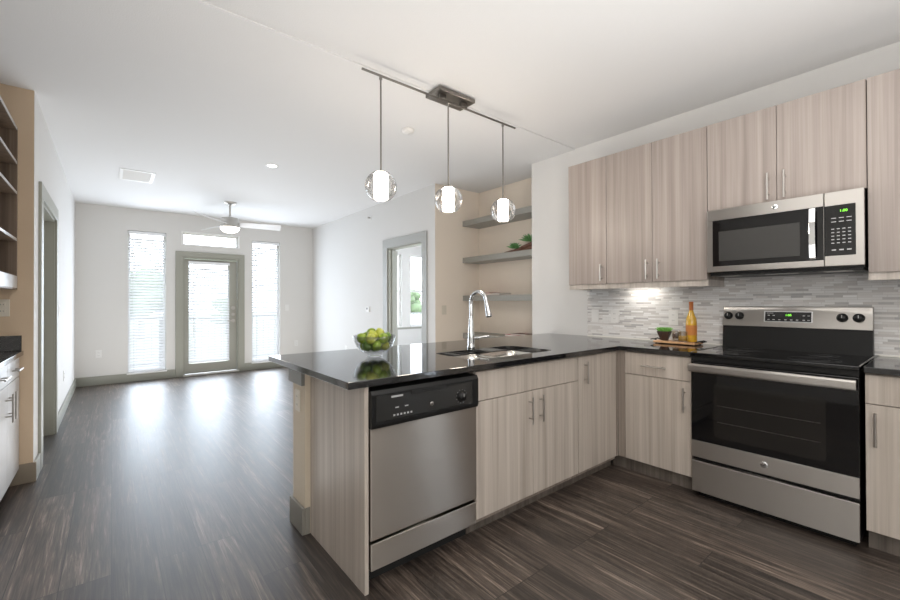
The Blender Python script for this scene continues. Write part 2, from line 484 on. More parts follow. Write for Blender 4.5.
# far wall
fm = MB()
W1 = (0.190, 0.692, 0.128, 2.385); W2 = (2.003, 2.507, 0.128, 2.385)
DR = (0.925, 1.785, 0.0, 2.02); TR = (0.925, 1.775, 2.222, 2.425)
BW1 = (4.35, 5.27, 0.66, 2.36); BW2 = (5.52, 6.4, 0.66, 2.36)
y0, y1 = YF, YF+0.15
edges = [XL-0.12, W1[0], W1[1], DR[0], DR[1], W2[0], W2[1], BW1[0], BW1[1], BW2[0], BW2[1], 7.0]
for i in range(0, len(edges), 2): fm.box(edges[i], edges[i+1], y0, y1, 0, H)
for w in (W1, W2, BW1, BW2):
    fm.box(w[0], w[1], y0, y1, 0, w[2]); fm.box(w[0], w[1], y0, y1, w[3], H)
fm.box(DR[0], DR[1], y0, y1, DR[3], TR[2]); fm.box(DR[0], DR[1], y0, y1, TR[3], H)
fm.box(TR[1], DR[1], y0, y1, TR[2], TR[3])
struct('wall_far', fm, M['wall'])
# left wall of the living room with its doorway
LD = (4.40, 5.40, 2.03)
lm = MB()
lm.box(XL-0.12, XL, 4.06, LD[0], 0, H); lm.box(XL-0.12, XL, LD[1], YF, 0, H); lm.box(XL-0.12, XL, LD[0], LD[1], LD[2], H)
struct('wall_left', lm, M['wall_cool'])
km = MB(); km.box(XK, XL-0.12, 4.06, 4.18, 0, H); km.box(XL-0.12, XL-0.0015, 4.0585, 4.0605, 0, H)
struct('wall_kitchen_return', km, M['wall_beige'])
struct('wall_kitchen_left', MB().box(XK-0.1, XK, YB, 4.18, 0, H), M['wall'])
# right wall of the living room with the bedroom doorway
RD = (4.385, 5.25, 2.03)
rm = MB()
rm.box(XR, XR+0.12, 4.112, RD[0], 0, H); rm.box(XR, XR+0.12, RD[1], YF, 0, H); rm.box(XR, XR+0.12, RD[0], RD[1], RD[2], H)
struct('wall_right', rm, M['wall_cool'])
nm = MB(); nm.box(XR+0.0015, 4.02, 4.11, 4.20, 0, H)
struct('wall_niche_side', nm, M['wall_tan'])
struct('wall_niche_back', MB().box(3.90, 4.02, 2.76, 4.11, 0, H), M['wall_tan'])
struct('wall_kitchen_right', MB().box(XW, XW+0.12, -1.48, 2.884, 0, H).box(XW, XW+0.12, YB, -2.08, 0, H).box(XW, XW+0.12, -2.08, -1.48, 0, 0.15).box(XW, XW+0.12, -2.08, -1.48, 2.3, H).box(XW+0.12, 3.90, 2.764, 2.884, 0, H), M['wall_cool'])
struct('wall_back', MB().box(XK, XW, YB-0.1, YB, 0, H), M['wall'])
struct('wall_bedroom_right', MB().box(6.9, 7.0, 4.20, YF, 0, H), M['wall_cool'])
# unseen window added behind the camera, to reflect as a stripe in the dishwasher
wfr = MB()
for a in (0.15, 2.26): wfr.box(XW+0.03, XW+0.09, -2.08, -1.48, a, a+0.04)
for a in (-2.08, -1.52): wfr.box(XW+0.03, XW+0.09, a, a+0.04, 0.19, 2.26)
wk = struct('window_added', wfr, M['trim_light'])
MB().box(XW+0.055, XW+0.06, -2.04, -1.52, 0.19, 2.26).build('pane', M['glass'], wk)

# baseboards
BH = 0.135
struct('baseboard_far', MB().box(XL, 0.815, YF-0.016, YF, 0, BH, 0.003).box(1.875, XR, YF-0.016, YF, 0, BH, 0.003), M['trim'])
struct('baseboard_left', MB().box(XL, XL+0.016, 5.51, YF-0.016, 0, BH, 0.003).box(XL, XL+0.016, 4.06, 4.27, 0, BH, 0.003), M['trim'])
struct('baseboard_kitchen', MB().box(-0.56, XL+0.016, 4.044, 4.058, 0, BH, 0.003), simple('brown_baseboard', (0.26, 0.22, 0.17), 0.45))
struct('baseboard_right', MB().box(XR-0.016, XR, 5.38, YF-0.016, 0, BH, 0.003).box(XR-0.016, XR, 4.11, 4.29, 0, BH, 0.003), M['trim'])
struct('baseboard_niche', MB().box(XR, 3.9, 4.094, 4.11, 0, BH, 0.003).box(3.884, 3.9, 2.884, 4.094, 0, BH, 0.003), M['trim'])

# living room side windows, transom, bedroom windows
def window(name, w, yc, frame_mat, mullion=None, sill=True, tf=0.035):
    x0, x1, z0, z1 = w
    m = MB()
    m.box(x0, x0+tf, yc-0.03, yc+0.03, z0, z1); m.box(x1-tf, x1, yc-0.03, yc+0.03, z0, z1)
    m.box(x0+tf, x1-tf, yc-0.03, yc+0.03, z0, z0+tf); m.box(x0+tf, x1-tf, yc-0.03, yc+0.03, z1-tf, z1)
    if mullion: m.box(x0+tf, x1-tf, yc-0.025, yc+0.025, mullion-0.022, mullion+0.022)
    o = struct(name, m, frame_mat)
    MB().box(x0+tf, x1-tf, yc-0.003, yc+0.003, z0+tf, z1-tf).build('pane', M['glass'], o)
    if sill: MB().box(x0-0.01, x1+0.01, YF-0.03, yc-0.03, z0-0.012, z0+0.008, 0.003).build('window_sill', M['trim_light'], o)
    return o
window('window_1', W1, YF+0.11, M['trim_light'])
window('window_2', W2, YF+0.11, M['trim_light'])
window('window_3', TR, YF+0.10, M['trim_light'], sill=False, tf=0.02)
tc = MB()
for a, b, c, d in ((0.90, 1.80, 2.425, 2.447), (0.90, 0.925, 2.222, 2.425), (1.775, 1.80, 2.222, 2.425), (0.90, 1.80, 2.205, 2.222)): tc.box(a, b, YF-0.012, YF, c, d)
struct('trim_1', tc, M['trim_light'])
window('window_4', BW1, YF+0.10, M['trim_light'], mullion=1.50)
window('window_6', BW2, YF+0.10, M['trim_light'], mullion=1.50)
struct('trim_2', MB().box(4.25, 6.5, YF-0.02, YF, 0.60, 0.648, 0.003), M['trim'])

def blind(label, x0, x1, y, z0, z1, group=None, tilt=43, pitch=0.046, depth=0.054):
    t = thing('window_blind', label, 'blind', ((x0+x1)/2, y, z0), group)
    MB().box(x0, x1, y-0.027, y+0.027, z1-0.045, z1, 0.004).build('headrail', M['slat'], t)
    MB().box(x0+0.003, x1-0.003, y-0.024, y+0.024, z0, z0+0.018, 0.004).build('bottom_rail', M['slat'], t)
    s = MB(); n = int((z1-0.06-z0-0.03)/pitch); a = R(tilt)
    for i in range(n):
        z = z0+0.035+i*pitch
        dy, dz = math.cos(a)*depth/2, math.sin(a)*depth/2
        th = 0.0015
        s.prism([(y-dy, z-dz), (y, z+0.003), (y+dy, z+dz), (y+dy, z+dz+th), (y, z+0.003+th), (y-dy, z-dz+th)], 'x', x0+0.004, x1-0.004)
    s.build('slats', M['slat'], t)
    c = MB()
    for f in (0.15, 0.85):
        xx = x0+(x1-x0)*f; c.box(xx-0.002, xx+0.002, y-0.026, y-0.0245, z0+0.01, z1-0.04)
    c.build('ladder_tape', M['slat'], t)
    w = MB(); xx = x0+(x1-x0)*0.12; w.tube([(xx, y-0.032, z1-0.04), (xx, y-0.034, z1-1.3 if z1-z0 > 1.5 else z0+0.3)], 0.003, 6)
    w.build('tilt_wand', M['white_plastic'], t)
    return t
blind('tall white slatted blind in the window left of the glazed door', W1[0]+0.008, W1[1]-0.008, YF+0.035, 0.145, 2.38)
blind('tall white slatted blind in the window right of the glazed door', W2[0]+0.008, W2[1]-0.008, YF+0.035, 0.145, 2.38)

# patio door and casing
dc = MB()
dc.box(0.82, 0.925, YF-0.018, YF, 0, 2.02, 0.002); dc.box(1.785, 1.875, YF-0.018, YF, 0, 2.02, 0.002); dc.box(0.82, 1.875, YF-0.018, YF, 2.02, 2.105, 0.002)
struct('trim_3', dc, M['trim'])
dm = MB(); gx0, gx1, gz0, gz1 = 1.02, 1.615, 0.20, 1.90
YD = YF+0.05
dm.box(0.955, gx0, YD, YD+0.045, 0.03, 1.985); dm.box(gx1, 1.757, YD, YD+0.045, 0.03, 1.985)
dm.box(gx0, gx1, YD, YD+0.045, 0.03, gz0); dm.box(gx0, gx1, YD, YD+0.045, gz1, 1.985)
door1 = struct('door_1', dm, M['door'])
MB().box(gx0, gx1, YD+0.02, YD+0.026, gz0, gz1).build('pane', M['glass'], door1)
jb = MB(); jb.box(0.925, 0.95, YF, YF+0.15, 0.025, 2.02); jb.box(1.762, 1.785, YF, YF+0.15, 0.025, 2.02); jb.box(0.95, 1.762, YF, YF+0.15, 1.992, 2.02)
struct('trim_4', jb, M['trim'])
struct('trim_5', MB().box(0.925, 1.785, YF-0.03, YF+0.15, 0, 0.022, 0.004), simple('pale_threshold', (0.6, 0.57, 0.53), 0.4))
k = MB(); k.cyl((1.70, YD-0.008, 0.915), 0.032, 0.008, 'y', 20); k.cyl((1.70, YD-0.045, 0.915), 0.011, 0.04, 'y', 12); k.box(1.60, 1.71, YD-0.055, YD-0.04, 0.905, 0.925, 0.005)
k.build('door_handle', M['nickel'], door1)
k = MB(); k.cyl((1.70, YD-0.02, 1.145), 0.032, 0.02, 'y', 20); k.box(1.692, 1.708, YD-0.036, YD-0.02, 1.127, 1.163, 0.003); k.build('deadbolt', M['nickel'], door1)
k = MB(); k.cyl((1.70, YD-0.015, 1.03), 0.026, 0.015, 'y', 20); k.build('lock_plate', M['nickel'], door1)
blind('white slatted blind mounted on the glazed patio door', 1.005, 1.635, YD-0.032, 0.215, 1.945)

# bedroom doorway
rc = MB()
for s, X0, X1 in ((0, XR-0.018, XR),):
    rc.box(X0, X1, 4.275, RD[0], 0, RD[2], 0.002); rc.box(X0, X1, RD[1], 5.375, 0, RD[2], 0.002); rc.box(X0, X1, 4.275, 5.375, RD[2], RD[2]+0.125, 0.002)
struct('trim_6', rc, simple('grey_casing_paint', (0.37, 0.375, 0.36), 0.4))
jb = MB(); jb.box(XR, XR+0.12, RD[0], RD[0]+0.018, 0, RD[2]); jb.box(XR, XR+0.12, RD[1]-0.018, RD[1], 0, RD[2]); jb.box(XR, XR+0.12, RD[0]+0.018, RD[1]-0.018, RD[2]-0.018, RD[2])
jb.box(XR+0.05, XR+0.065, RD[1]-0.03, RD[1]-0.018, 0, RD[2]-0.018)
struct('trim_7', jb, M['trim'])
# the bedroom door stands open against the wall inside
od = struct('door_2', MB().box(XR+0.125, XR+0.165, 5.25, 5.99, 0.01, 2.0, 0.002), M['door'])
kk = MB(); kk.cyl((XR+0.165, 5.92, 0.93), 0.024, 0.05, 'x', 14); kk.build('door_handle', M['nickel'], od)

# left doorway with its closed door set deep in the jamb
lc = MB()
lc.box(XL, XL+0.018, 4.275, LD[0], 0, LD[2], 0.002); lc.box(XL, XL+0.018, LD[1], 5.505, 0, LD[2], 0.002); lc.box(XL, XL+0.018, 4.275, 5.505, LD[2], LD[2]+0.115, 0.002)
struct('trim_8', lc, M['trim'])
lj = MB(); lj.box(XL-0.12, XL, LD[0], LD[0]+0.018, 0, LD[2]); lj.box(XL-0.12, XL, LD[1]-0.018, LD[1], 0, LD[2]); lj.box(XL-0.12, XL, LD[0]+0.018, LD[1]-0.018, LD[2]-0.018, LD[2])
struct('trim_9', lj, M['trim'])
d3 = struct('door_3', MB().box(XL-0.115, XL-0.075, LD[0]+0.02, LD[1]-0.02, 0.008, LD[2]-0.02, 0.002), M['door'])
kk = MB(); kk.cyl((XL-0.075, 4.50, 0.95), 0.024, 0.05, 'x', 14); kk.build('door_handle', M['nickel'], d3)

# balcony and what lies outside
struct('trim_10', MB().box(-1.5, 7.5, YF+0.15, 9.9, -0.2, -0.05), M['balcony'])
rl = thing('balcony_railing', 'dark metal balcony railing with upright bars outside the glazed door', 'railing', (3.0, 9.8, -0.05))
MB().box(-1.5, 7.5, 9.78, 9.83, 0.90, 0.94).build('top_rail', M['railing'], rl)
MB().box(-1.5, 7.5, 9.79, 9.82, 0.04, 0.07).build('bottom_rail', M['railing'], rl)
bb = MB(); n = 74
for i in range(n): x = -1.45+i*0.12; bb.box(x, x+0.016, 9.797, 9.813, 0.07, 0.90)
bb.build('baluster', M['railing'], rl)['kind'] = 'stuff'
pp = MB()
for x in (-1.5, 0.72, 2.95, 5.2, 7.45):
    MB().box(x, x+0.05, 9.78, 9.83, -0.05, 0.90).build('post', M['railing'], rl)
struct('ground', MB().box(-150, 150, 12, 200, -3.6, -3.4), M['ground'])
tp = None
for i in range(8):
    if tp is None:
        tp = thing('tree', 'dim distant tree seen through the slats of the window blinds', 'tree', (0, 60, -3.4), 'trees beyond the balcony')
        MB().tube([(0, 60, -3.4), (0, 60, 0)], [0.35, 0.2], 8).build('trunk', M['bark'], tp)
        c = MB()
        for j in range(22):
            a = random.uniform(0, 6.28); rr = random.uniform(0, 2.4)
            c.ellipsoid((rr*math.cos(a), 60+rr*math.sin(a), random.uniform(-0.6, 2.6)), 1.3, 1.3, 1.0, seg=10, rings=6)
        c.build('crown', M['tree'], tp)
        cur = tp
    else: cur = dup_tree(tp)
    cur.location = (-8+i*10.5+random.uniform(-1, 1), 58+random.uniform(-6, 14), -3.4)
    s = random.uniform(0.8, 1.25); cur.scale = (s, s, s*random.uniform(0.8, 1.1)); cur.rotation_euler.z = random.uniform(0, 6)

# tile backsplash
struct('wall_backsplash', MB().box(XW-0.009, XW, -0.9, 2.21, 0.918, 1.40), M['mosaic'])
struct('trim_11', MB().box(XW-0.014, XW-0.009, 1.085, 2.21, 0.9145, 0.924), M['grout'])
struct('trim_12', MB().box(XW-0.014, XW-0.009, -0.9, 0.29, 0.9145, 0.924), M['grout'])

# ------------------------------------------------------------------ cabinet builders
def fbox(m, nrm, plane, a0, a1, z0, z1, out, inn, bev=0.0):
    """box on a front plane: 'out' metres towards the viewer side, 'inn' metres behind"""
    if nrm == '-y': m.box(a0, a1, plane-out, plane+inn, z0, z1, bev)
    elif nrm == '-x': m.box(plane-out, plane+inn, a0, a1, z0, z1, bev)
    else: m.box(plane-inn, plane+out, a0, a1, z0, z1, bev)

def pull(parent, nrm, plane, a, z, vertical, length=0.15, cc=0.096, rad=0.0055, stand=0.032):
    m = MB()
    def P(aa, zz, out):
        if nrm == '-y': return (aa, plane-out, zz)
        if nrm == '-x': return (plane-out, aa, zz)
        return (plane+out, aa, zz)
    if vertical:
        m.tube([P(a, z-length/2, stand), P(a, z+length/2, stand)], rad, 12)
        for s in (-1, 1): m.tube([P(a, z+s*cc/2, 0), P(a, z+s*cc/2, stand)], rad*0.8, 10)
    else:
        m.tube([P(a-length/2, z, stand), P(a+length/2, z, stand)], rad, 12)
        for s in (-1, 1): m.tube([P(a+s*cc/2, z, 0), P(a+s*cc/2, z, stand)], rad*0.8, 10)
    return m.build('handle', M['nickel'], parent)

def front(parent, name, nrm, plane, a0, a1, z0, z1, mat, handle=None, gap=0.0015):
    m = MB(); fbox(m, nrm, plane, a0+gap, a1-gap, z0, z1, 0, 0.019, 0.001)
    d = m.build(name, mat, parent)
    if handle: pull(d, nrm, plane, *handle)
    return d

# --- peninsula run (faces -Y)
YP = 1.584
t = thing('sink_base_cabinet', 'grey oak cabinet with two doors below the sink, right of the dishwasher', 'cabinet', (1.937, 1.9, 0))
m = MB(); m.box(1.474, 1.492, YP+0.0195, 2.198, 0.075, 0.883); m.box(2.386, 2.402, YP+0.0195, 2.198, 0.075, 0.883); m.box(1.492, 2.386, YP+0.0195, 2.198, 0.075, 0.095); m.box(1.492, 2.386, 2.18, 2.198, 0.095, 0.883)
m.box(1.492, 2.386, YP+0.0195, YP+0.035, 0.095, 0.883)
m.build('body', M['wood_box'], t)
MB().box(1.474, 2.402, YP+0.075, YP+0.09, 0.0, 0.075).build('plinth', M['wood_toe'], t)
front(t, 'false_front', '-y', YP, 1.475, 2.401, 0.7195, 0.874, M['wood_low'])
front(t, 'door', '-y', YP, 1.475, 1.937, 0.103, 0.715, M['wood_low'], (1.922-0.02, 0.607, True, 0.16))
front(t, 'door', '-y', YP, 1.937, 2.401, 0.103, 0.715, M['wood_low'], (2.0, 0.607, True, 0.16))
t = thing('corner_base_cabinet', 'narrow grey oak cabinet with one full-height door in the inner corner', 'cabinet', (2.65, 1.9, 0))
m = MB(); m.box(2.4035, 2.90, YP+0.0195, 2.198, 0.075, 0.883); m.build('body', M['wood_box'], t)
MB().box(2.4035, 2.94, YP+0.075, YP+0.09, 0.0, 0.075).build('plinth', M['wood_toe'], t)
front(t, 'door', '-y', YP, 2.405, 2.886, 0.103, 0.874, M['wood_low'], (2.475, 0.765, True, 0.15))
MB().box(2.888, 2.930, YP-0.002, YP+0.016, 0.103, 0.883).build('filler', M['wood_box'], t)
# end panel, pony wall
struct_p = MB().box(0.8312, 0.850, YP-0.002, 2.195, 0.0, 0.883, 0.001).build('end_panel', M['wood_low'])
tag(struct_p, 'tall grey oak end panel closing the near end of the peninsula', 'panel')
struct('wall_peninsula', MB().box(0.803, XW, 2.20, 2.385, 0, 0.883), simple('cream_wall_paint', (0.60, 0.52, 0.41), 0.7, bump=0.2, bscale=180))
struct('baseboard_peninsula', MB().box(0.787, 0.803, 2.199, 2.401, 0, 0.142, 0.002).box(0.803, XW, 2.385, 2.401, 0, 0.142, 0.002).box(0.803, 0.829, 2.1965, 2.1995, 0, 0.142), simple('grey_brown_baseboard', (0.25, 0.24, 0.21), 0.45))
struct('trim_13', MB().box(0.783, 0.803, 2.199, 2.405, 0.795, 0.883, 0.002).box(0.803, XW, 2.385, 2.405, 0.795, 0.883, 0.002), simple('grey_cap_trim', (0.20, 0.20, 0.185), 0.45))

# --- right-hand run (faces -X)
XP = 2.911
t = thing('drawer_base_cabinet', 'grey oak cabinet with one drawer over one door, left of the range', 'cabinet', (3.2, 1.3, 0))
m = MB(); m.box(XP+0.0195, XW-0.001, 1.082, 1.58, 0.095, 0.883); m.build('body', M['wood_box'], t)
MB().box(XP+0.055, XP+0.07, 1.082, 1.658, 0.0, 0.095).build('plinth', M['wood_toe'], t)
front(t, 'drawer', '-x', XP, 1.082, 1.528, 0.7195, 0.874, M['wood_low'], (1.312, 0.79, False, 0.165))
front(t, 'door', '-x', XP, 1.082, 1.528, 0.103, 0.715, M['wood_low'], (1.122, 0.597, True, 0.16))
MB().box(XP+0.001, XP+0.018, 1.53, 1.58, 0.103, 0.883).build('filler', M['wood_box'], t)
t = thing('base_cabinet', 'grey oak base cabinet with drawer and doors, right of the range', 'cabinet', (3.2, -0.1, 0))
m = MB(); m.box(XP+0.0195, XW-0.001, -0.62, 0.289, 0.095, 0.883); m.build('body', M['wood_box'], t)
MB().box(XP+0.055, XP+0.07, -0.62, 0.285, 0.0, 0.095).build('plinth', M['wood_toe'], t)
front(t, 'drawer', '-x', XP, -0.165, 0.289, 0.7325, 0.874, M['wood_low'], (0.062, 0.80, False, 0.165))
front(t, 'drawer', '-x', XP, -0.62, -0.165, 0.7325, 0.874, M['wood_low'], (-0.39, 0.80, False, 0.165))
front(t, 'door', '-x', XP, -0.165, 0.289, 0.103, 0.728, M['wood_low'], (0.252, 0.61, True, 0.165))
front(t, 'door', '-x', XP, -0.62, -0.165, 0.103, 0.728, M['wood_low'], (-0.58, 0.61, True, 0.165))

# --- counters
def counter_L():
    m = MB()
    pts = [(0.7465, 1.560), (2.892, 1.560), (2.892, 1.081), (XW-0.001, 1.081), (XW-0.001, 2.662), (0.7465, 2.662)]
    m.prism(pts, 'z', 0.884, 0.914, 0.002)
    o = m.build('countertop', M['granite'])
    c = MB(); c.prism(rrect(1.585, 2.315, 1.705, 2.105, 0.06), 'z', 0.8, 1.0)
    cu = c.build('cut', M['granite'])
    md = o.modifiers.new('b', 'BOOLEAN'); md.object = cu; md.operation = 'DIFFERENCE'; md.solver = 'EXACT'
    bpy.context.view_layer.update()
    me = bpy.data.meshes.new_from_object(o.evaluated_get(bpy.context.evaluated_depsgraph_get()))
    o.modifiers.clear(); o.data = me
    for p in me.polygons: p.use_smooth = False
    bpy.data.objects.remove(cu)
    return o
tag(counter_L(), 'long glossy black granite worktop of the peninsula with a cutout for the sink', 'worktop')
tag(MB().box(2.892, XW-0.001, -0.64, 0.291, 0.884, 0.914, 0.002).build('countertop', M['granite']), 'short black granite worktop right of the range', 'worktop')

# --- sink
sk = thing('kitchen_sink', 'stainless double-bowl sink set under the black peninsula worktop', 'sink', (1.95, 1.9, 0.68))
def ring_pts(x0, x1, y0, y1, r, z): return [(a, b, z) for a, b in rrect(x0, x1, y0, y1, r, 6)]
def basin(x0, x1, y0, y1, zt, depth):
    b = bmesh.new(); rings = []
    for ins, z, r in ((-0.012, zt, 0.06), (0, zt-0.002, 0.055), (0.004, zt-0.05, 0.055), (0.010, zt-depth+0.03, 0.05), (0.022, zt-depth+0.008, 0.045), (0.045, zt-depth, 0.04)):
        rings.append([b.verts.new(p) for p in ring_pts(x0+ins, x1-ins, y0+ins, y1-ins, r, z)])
    n = len(rings[0])
    for a, c in zip(rings, rings[1:]):
        for i in range(n):
            f = b.faces.new((a[i], a[(i+1) % n], c[(i+1) % n], c[i])); f.smooth = True
    b.faces.new(rings[-1])
    m = MB(); m._merge(b); return m
bs = basin(1.592, 1.935, 1.712, 2.098, 0.880, 0.19).build('basin', M['sinksteel'], sk)
bs2 = basin(1.965, 2.308, 1.712, 2.098, 0.880, 0.17).build('basin', M['sinksteel'], sk)
for b_, cx, z in ((bs, 1.76, 0.6905), (bs2, 2.137, 0.7105)):
    MB().lathe([(0.045, 0), (0.045, 0.002), (0.035, 0.003), (0.03, 0.001), (0.0, 0.001)], (cx, 1.95, z), seg=24).build('drain', M['nickel_dark'], b_)
MB().box(1.930, 1.970, 1.73, 2.08, 0.868, 0.879, 0.004).build('divider', M['sinksteel'], sk)

# --- faucet
fc = thing('kitchen_faucet', 'tall polished chrome gooseneck faucet standing behind the sink', 'faucet', (1.975, 2.165, 0.914))
MB().lathe([(0.027, 0), (0.029, 0.006), (0.026, 0.014), (0.024, 0.03), (0.024, 0.06), (0.0225, 0.10), (0.0175, 0.15), (0.0145, 0.20), (0.013, 0.23)], (1.975, 2.165, 0.914), seg=28).build('body', M['chrome'], fc)
pts = [(1.975, 2.165, 1.13), (1.975, 2.165, 1.215)]
cy, cz, rr = 2.165-0.076, 1.236, 0.076
for i in range(0, 18):
    a = R(i*10); pts.append((1.975, cy+rr*math.cos(a), cz+rr*math.sin(a)))
lp = Vector(pts[-1]); ld = (Vector(pts[-1])-Vector(pts[-2])).normalized()
MB().tube(pts+[lp+ld*0.02], 0.0125, 16).build('spout', M['chrome'], fc)
e0 = lp+ld*0.02
MB().tube([e0, e0+ld*0.01, e0+ld*0.05, e0+ld*0.085, e0+ld*0.09], [0.0125, 0.015, 0.0175, 0.021, 0.020], 20).build('spray_head', M['chrome'], fc)
MB().tube([e0+ld*0.0905, e0+ld*0.094], [0.0175, 0.0175], 20).build('nozzle', M['black'], fc)
MB().tube([(1.99, 2.165, 0.985), (2.035, 2.155, 0.985)], [0.013, 0.012], 16).build('valve', M['chrome'], fc)
MB().tube([(2.035, 2.155, 0.985), (2.06, 2.14, 0.990), (2.105, 2.12, 0.996)], [0.008, 0.006, 0.0075], 12).build('lever', M['chrome'], fc)

# --- dishwasher
dw = thing('dishwasher', 'stainless dishwasher with a black control panel at the end of the peninsula', 'dishwasher', (1.162, 1.9, 0))
x0, x1, yd = 0.8525, 1.4715, 1.568
MB().box(x0+0.004, x1-0.004, 1.61, 2.18, 0.09, 0.865).build('body', M['black_matte'], dw)
MB().box(x0+0.004, x1-0.004, 1.66, 1.68, 0.0, 0.09).build('kick_plate', M['black_matte'], dw)
MB().box(x0+0.002, x1-0.002, yd+0.004, 1.61, 0.222, 0.700, 0.004).build('door', M['steel_dw'], dw)
MB().box(x0+0.004, x1-0.004, yd+0.006, 1.61, 0.092, 0.206, 0.004).build('access_panel', M['steel_dw'], dw)
cp = MB().prism([(1.61, 0.700), (yd-0.004, 0.700), (yd-0.010, 0.715), (yd-0.010, 0.845), (yd, 0.862), (1.61, 0.866)], 'x', x0, x1, 0.002).build('control_panel', M['black'], dw)
MB().box(x0+0.02, x1-0.05, yd-0.0125, yd-0.009, 0.728, 0.836, 0.001).build('fascia', simple('satin_black_fascia', (0.02, 0.02, 0.019), 0.22), cp)
MB().box(x0+0.2, x1-0.22, yd-0.016, yd-0.012, 0.826, 0.842, 0.001).build('latch_recess', M['black_matte'], cp)
MB().box(x0+0.095, x0+0.155, yd-0.0135, yd-0.0122, 0.824, 0.832).build('badge', M['greymark'], cp)
mk = MB()
for i in range(6): mk.box(x0+0.105+i*0.018, x0+0.114+i*0.018, yd-0.0135, yd-0.0122, 0.742, 0.750)
for i in range(2): mk.box(x0+0.115+i*0.05, x0+0.133+i*0.05, yd-0.0135, yd-0.0122, 0.776, 0.781)
mk.build('printed_marks', M['greymark'], cp)['kind'] = 'stuff'
kb = MB().lathe([(0.026, 0), (0.026, -0.006), (0.020, -0.012), (0.018, -0.02), (0.0, -0.02)], (1.352, yd-0.0125, 0.772), 'y', 24).build('knob', M['black'], cp)
MB().box(1.3505, 1.3535, yd-0.0337, yd-0.0325, 0.772, 0.789).build('pointer', M['greymark'], kb)
rg = MB()
for i in range(10):
    a = R(i*30+20); rg.box(1.352+0.033*math.cos(a)-0.0012, 1.352+0.033*math.cos(a)+0.0012, yd-0.0135, yd-0.0122, 0.772+0.033*math.sin(a)-0.0012, 0.772+0.033*math.sin(a)+0.0012)
rg.build('dial_marks', M['greymark'], cp)
eb = MB().lathe([(0.010, 0), (0.010, -0.002), (0.0085, -0.003), (0, -0.003)], (1.168, yd-0.0125, 0.764), 'y', 20).build('emblem', M['nickel'], cp)
text_mesh('emblem_lettering', 'GE', 0.010, (1.168, yd-0.0157, 0.764), ROT_NY, M['black'], eb, 0.0003)

# --- range
ry0, ry1 = 0.306, 1.070
rg_ = thing('electric_range', 'stainless and black freestanding electric range between the base cabinets', 'range', (3.2, 0.69, 0))
MB().box(2.905, 3.50, ry0+0.002, ry1-0.002, 0.03, 0.895).box(2.93, 3.48, ry0+0.02, ry1-0.02, 0.0, 0.03).build('body', M['black'], rg_)
ctp = MB().box(2.868, 3.44, ry0-0.004, ry1+0.004, 0.895, 0.916, 0.004).build('cooktop', M['blackglass'], rg_)
for y in (ry0-0.0045, ry1+0.0005):
    MB().box(2.885, 3.44, y, y+0.004, 0.912, 0.9185, 0.001).build('side_trim', M['steel'], ctp)
for (bx, by, br_) in ((3.03, 0.50, 0.115), (3.03, 0.885, 0.09), (3.29, 0.50, 0.075), (3.29, 0.885, 0.10)):
    MB().lathe([(br_, 0), (br_, 0.0006), (br_-0.004, 0.0006), (br_-0.004, 0), (br_, 0)], (bx, by, 0.9162), seg=48, cap=False).lathe([(br_*0.6, 0), (br_*0.6, 0.0006), (br_*0.6-0.003, 0.0006), (br_*0.6-0.003, 0), (br_*0.6, 0)], (bx, by, 0.9162), seg=48, cap=False).build('burner_ring', M['ring'], ctp)
MB().box(2.878, 2.905, ry0, ry1, 0.862, 0.894, 0.003).build('front_trim', M['black'], rg_)
od = MB().box(2.874, 2.904, ry0, ry1, 0.362, 0.858, 0.003).build('oven_door', M['blackglass'], rg_)
MB().box(2.8705, 2.904, ry0, ry1, 0.258, 0.361, 0.003).build('lower_band', M['steel'], od)
ow = MB().prism(rrect(0.429, 0.945, 0.405, 0.735, 0.02), 'x', 2.8725, 2.876).build('oven_window', M['ovenglass'], od)
rk = MB()
for z in (0.50, 0.60):
    rk.box(2.8717, 2.8724, 0.45, 0.925, z, z+0.003)
rk.build('oven_rack_line', M['rackline'], ow)
hd = MB(); hd.prism(rrect(2.812, 2.842, 0.800, 0.852, 0.014), 'y', ry0+0.004, ry1-0.004)
hd.box(2.84, 2.875, ry0+0.010, ry0+0.04, 0.808, 0.845, 0.003); hd.box(2.84, 2.875, ry1-0.04, ry1-0.010, 0.808, 0.845, 0.003)
hdo = hd.build('handle', M['steel'], od)
eb = MB().lathe([(0.019, 0), (0.019, -0.002), (0.0165, -0.0035), (0, -0.0035)], (2.8705, 0.692, 0.312), 'x', 24).build('emblem', M['chrome'], od)
text_mesh('emblem_lettering', 'GE', 0.019, (2.8665, 0.692, 0.312), ROT_NX, M['black'], eb, 0.0003)
dr = MB().box(2.872, 2.904, ry0+0.001, ry1-0.001, 0.040, 0.236, 0.004).build('drawer', M['steel'], rg_)
# backguard
bgd = MB().prism([(3.44, 0.905), (3.505, 0.905), (3.505, 1.20), (3.49, 1.20), (3.455, 1.07)], 'y', ry0, ry1, 0.002).build('backguard', M['black'], rg_)
cpn = MB().prism([(3.442, 1.066), (3.462, 1.066), (3.492, 1.204), (3.470, 1.204)], 'y', ry0-0.001, ry1+0.001, 0.003).build('control_panel', M['steel'], bgd)
def onback(m_, y0_, y1_, z0_, z1_, out):
    def X(z): return 3.442+(z-1.066)*(0.028/0.138)
    m_.prism([(X(z0_)-out, z0_), (X(z0_)+0.004, z0_), (X(z1_)+0.004, z1_), (X(z1_)-out, z1_)], 'y', y0_, y1_)
    return m_
onback(MB(), 0.574, 0.826, 1.102, 1.172, 0.0012).build('display_surround', M['chrome'], cpn)
dsp = onback(MB(), 0.580, 0.820, 1.106, 1.168, 0.0025).build('display_panel', M['blackglass'], cpn)
tilt = math.atan(0.028/0.138)
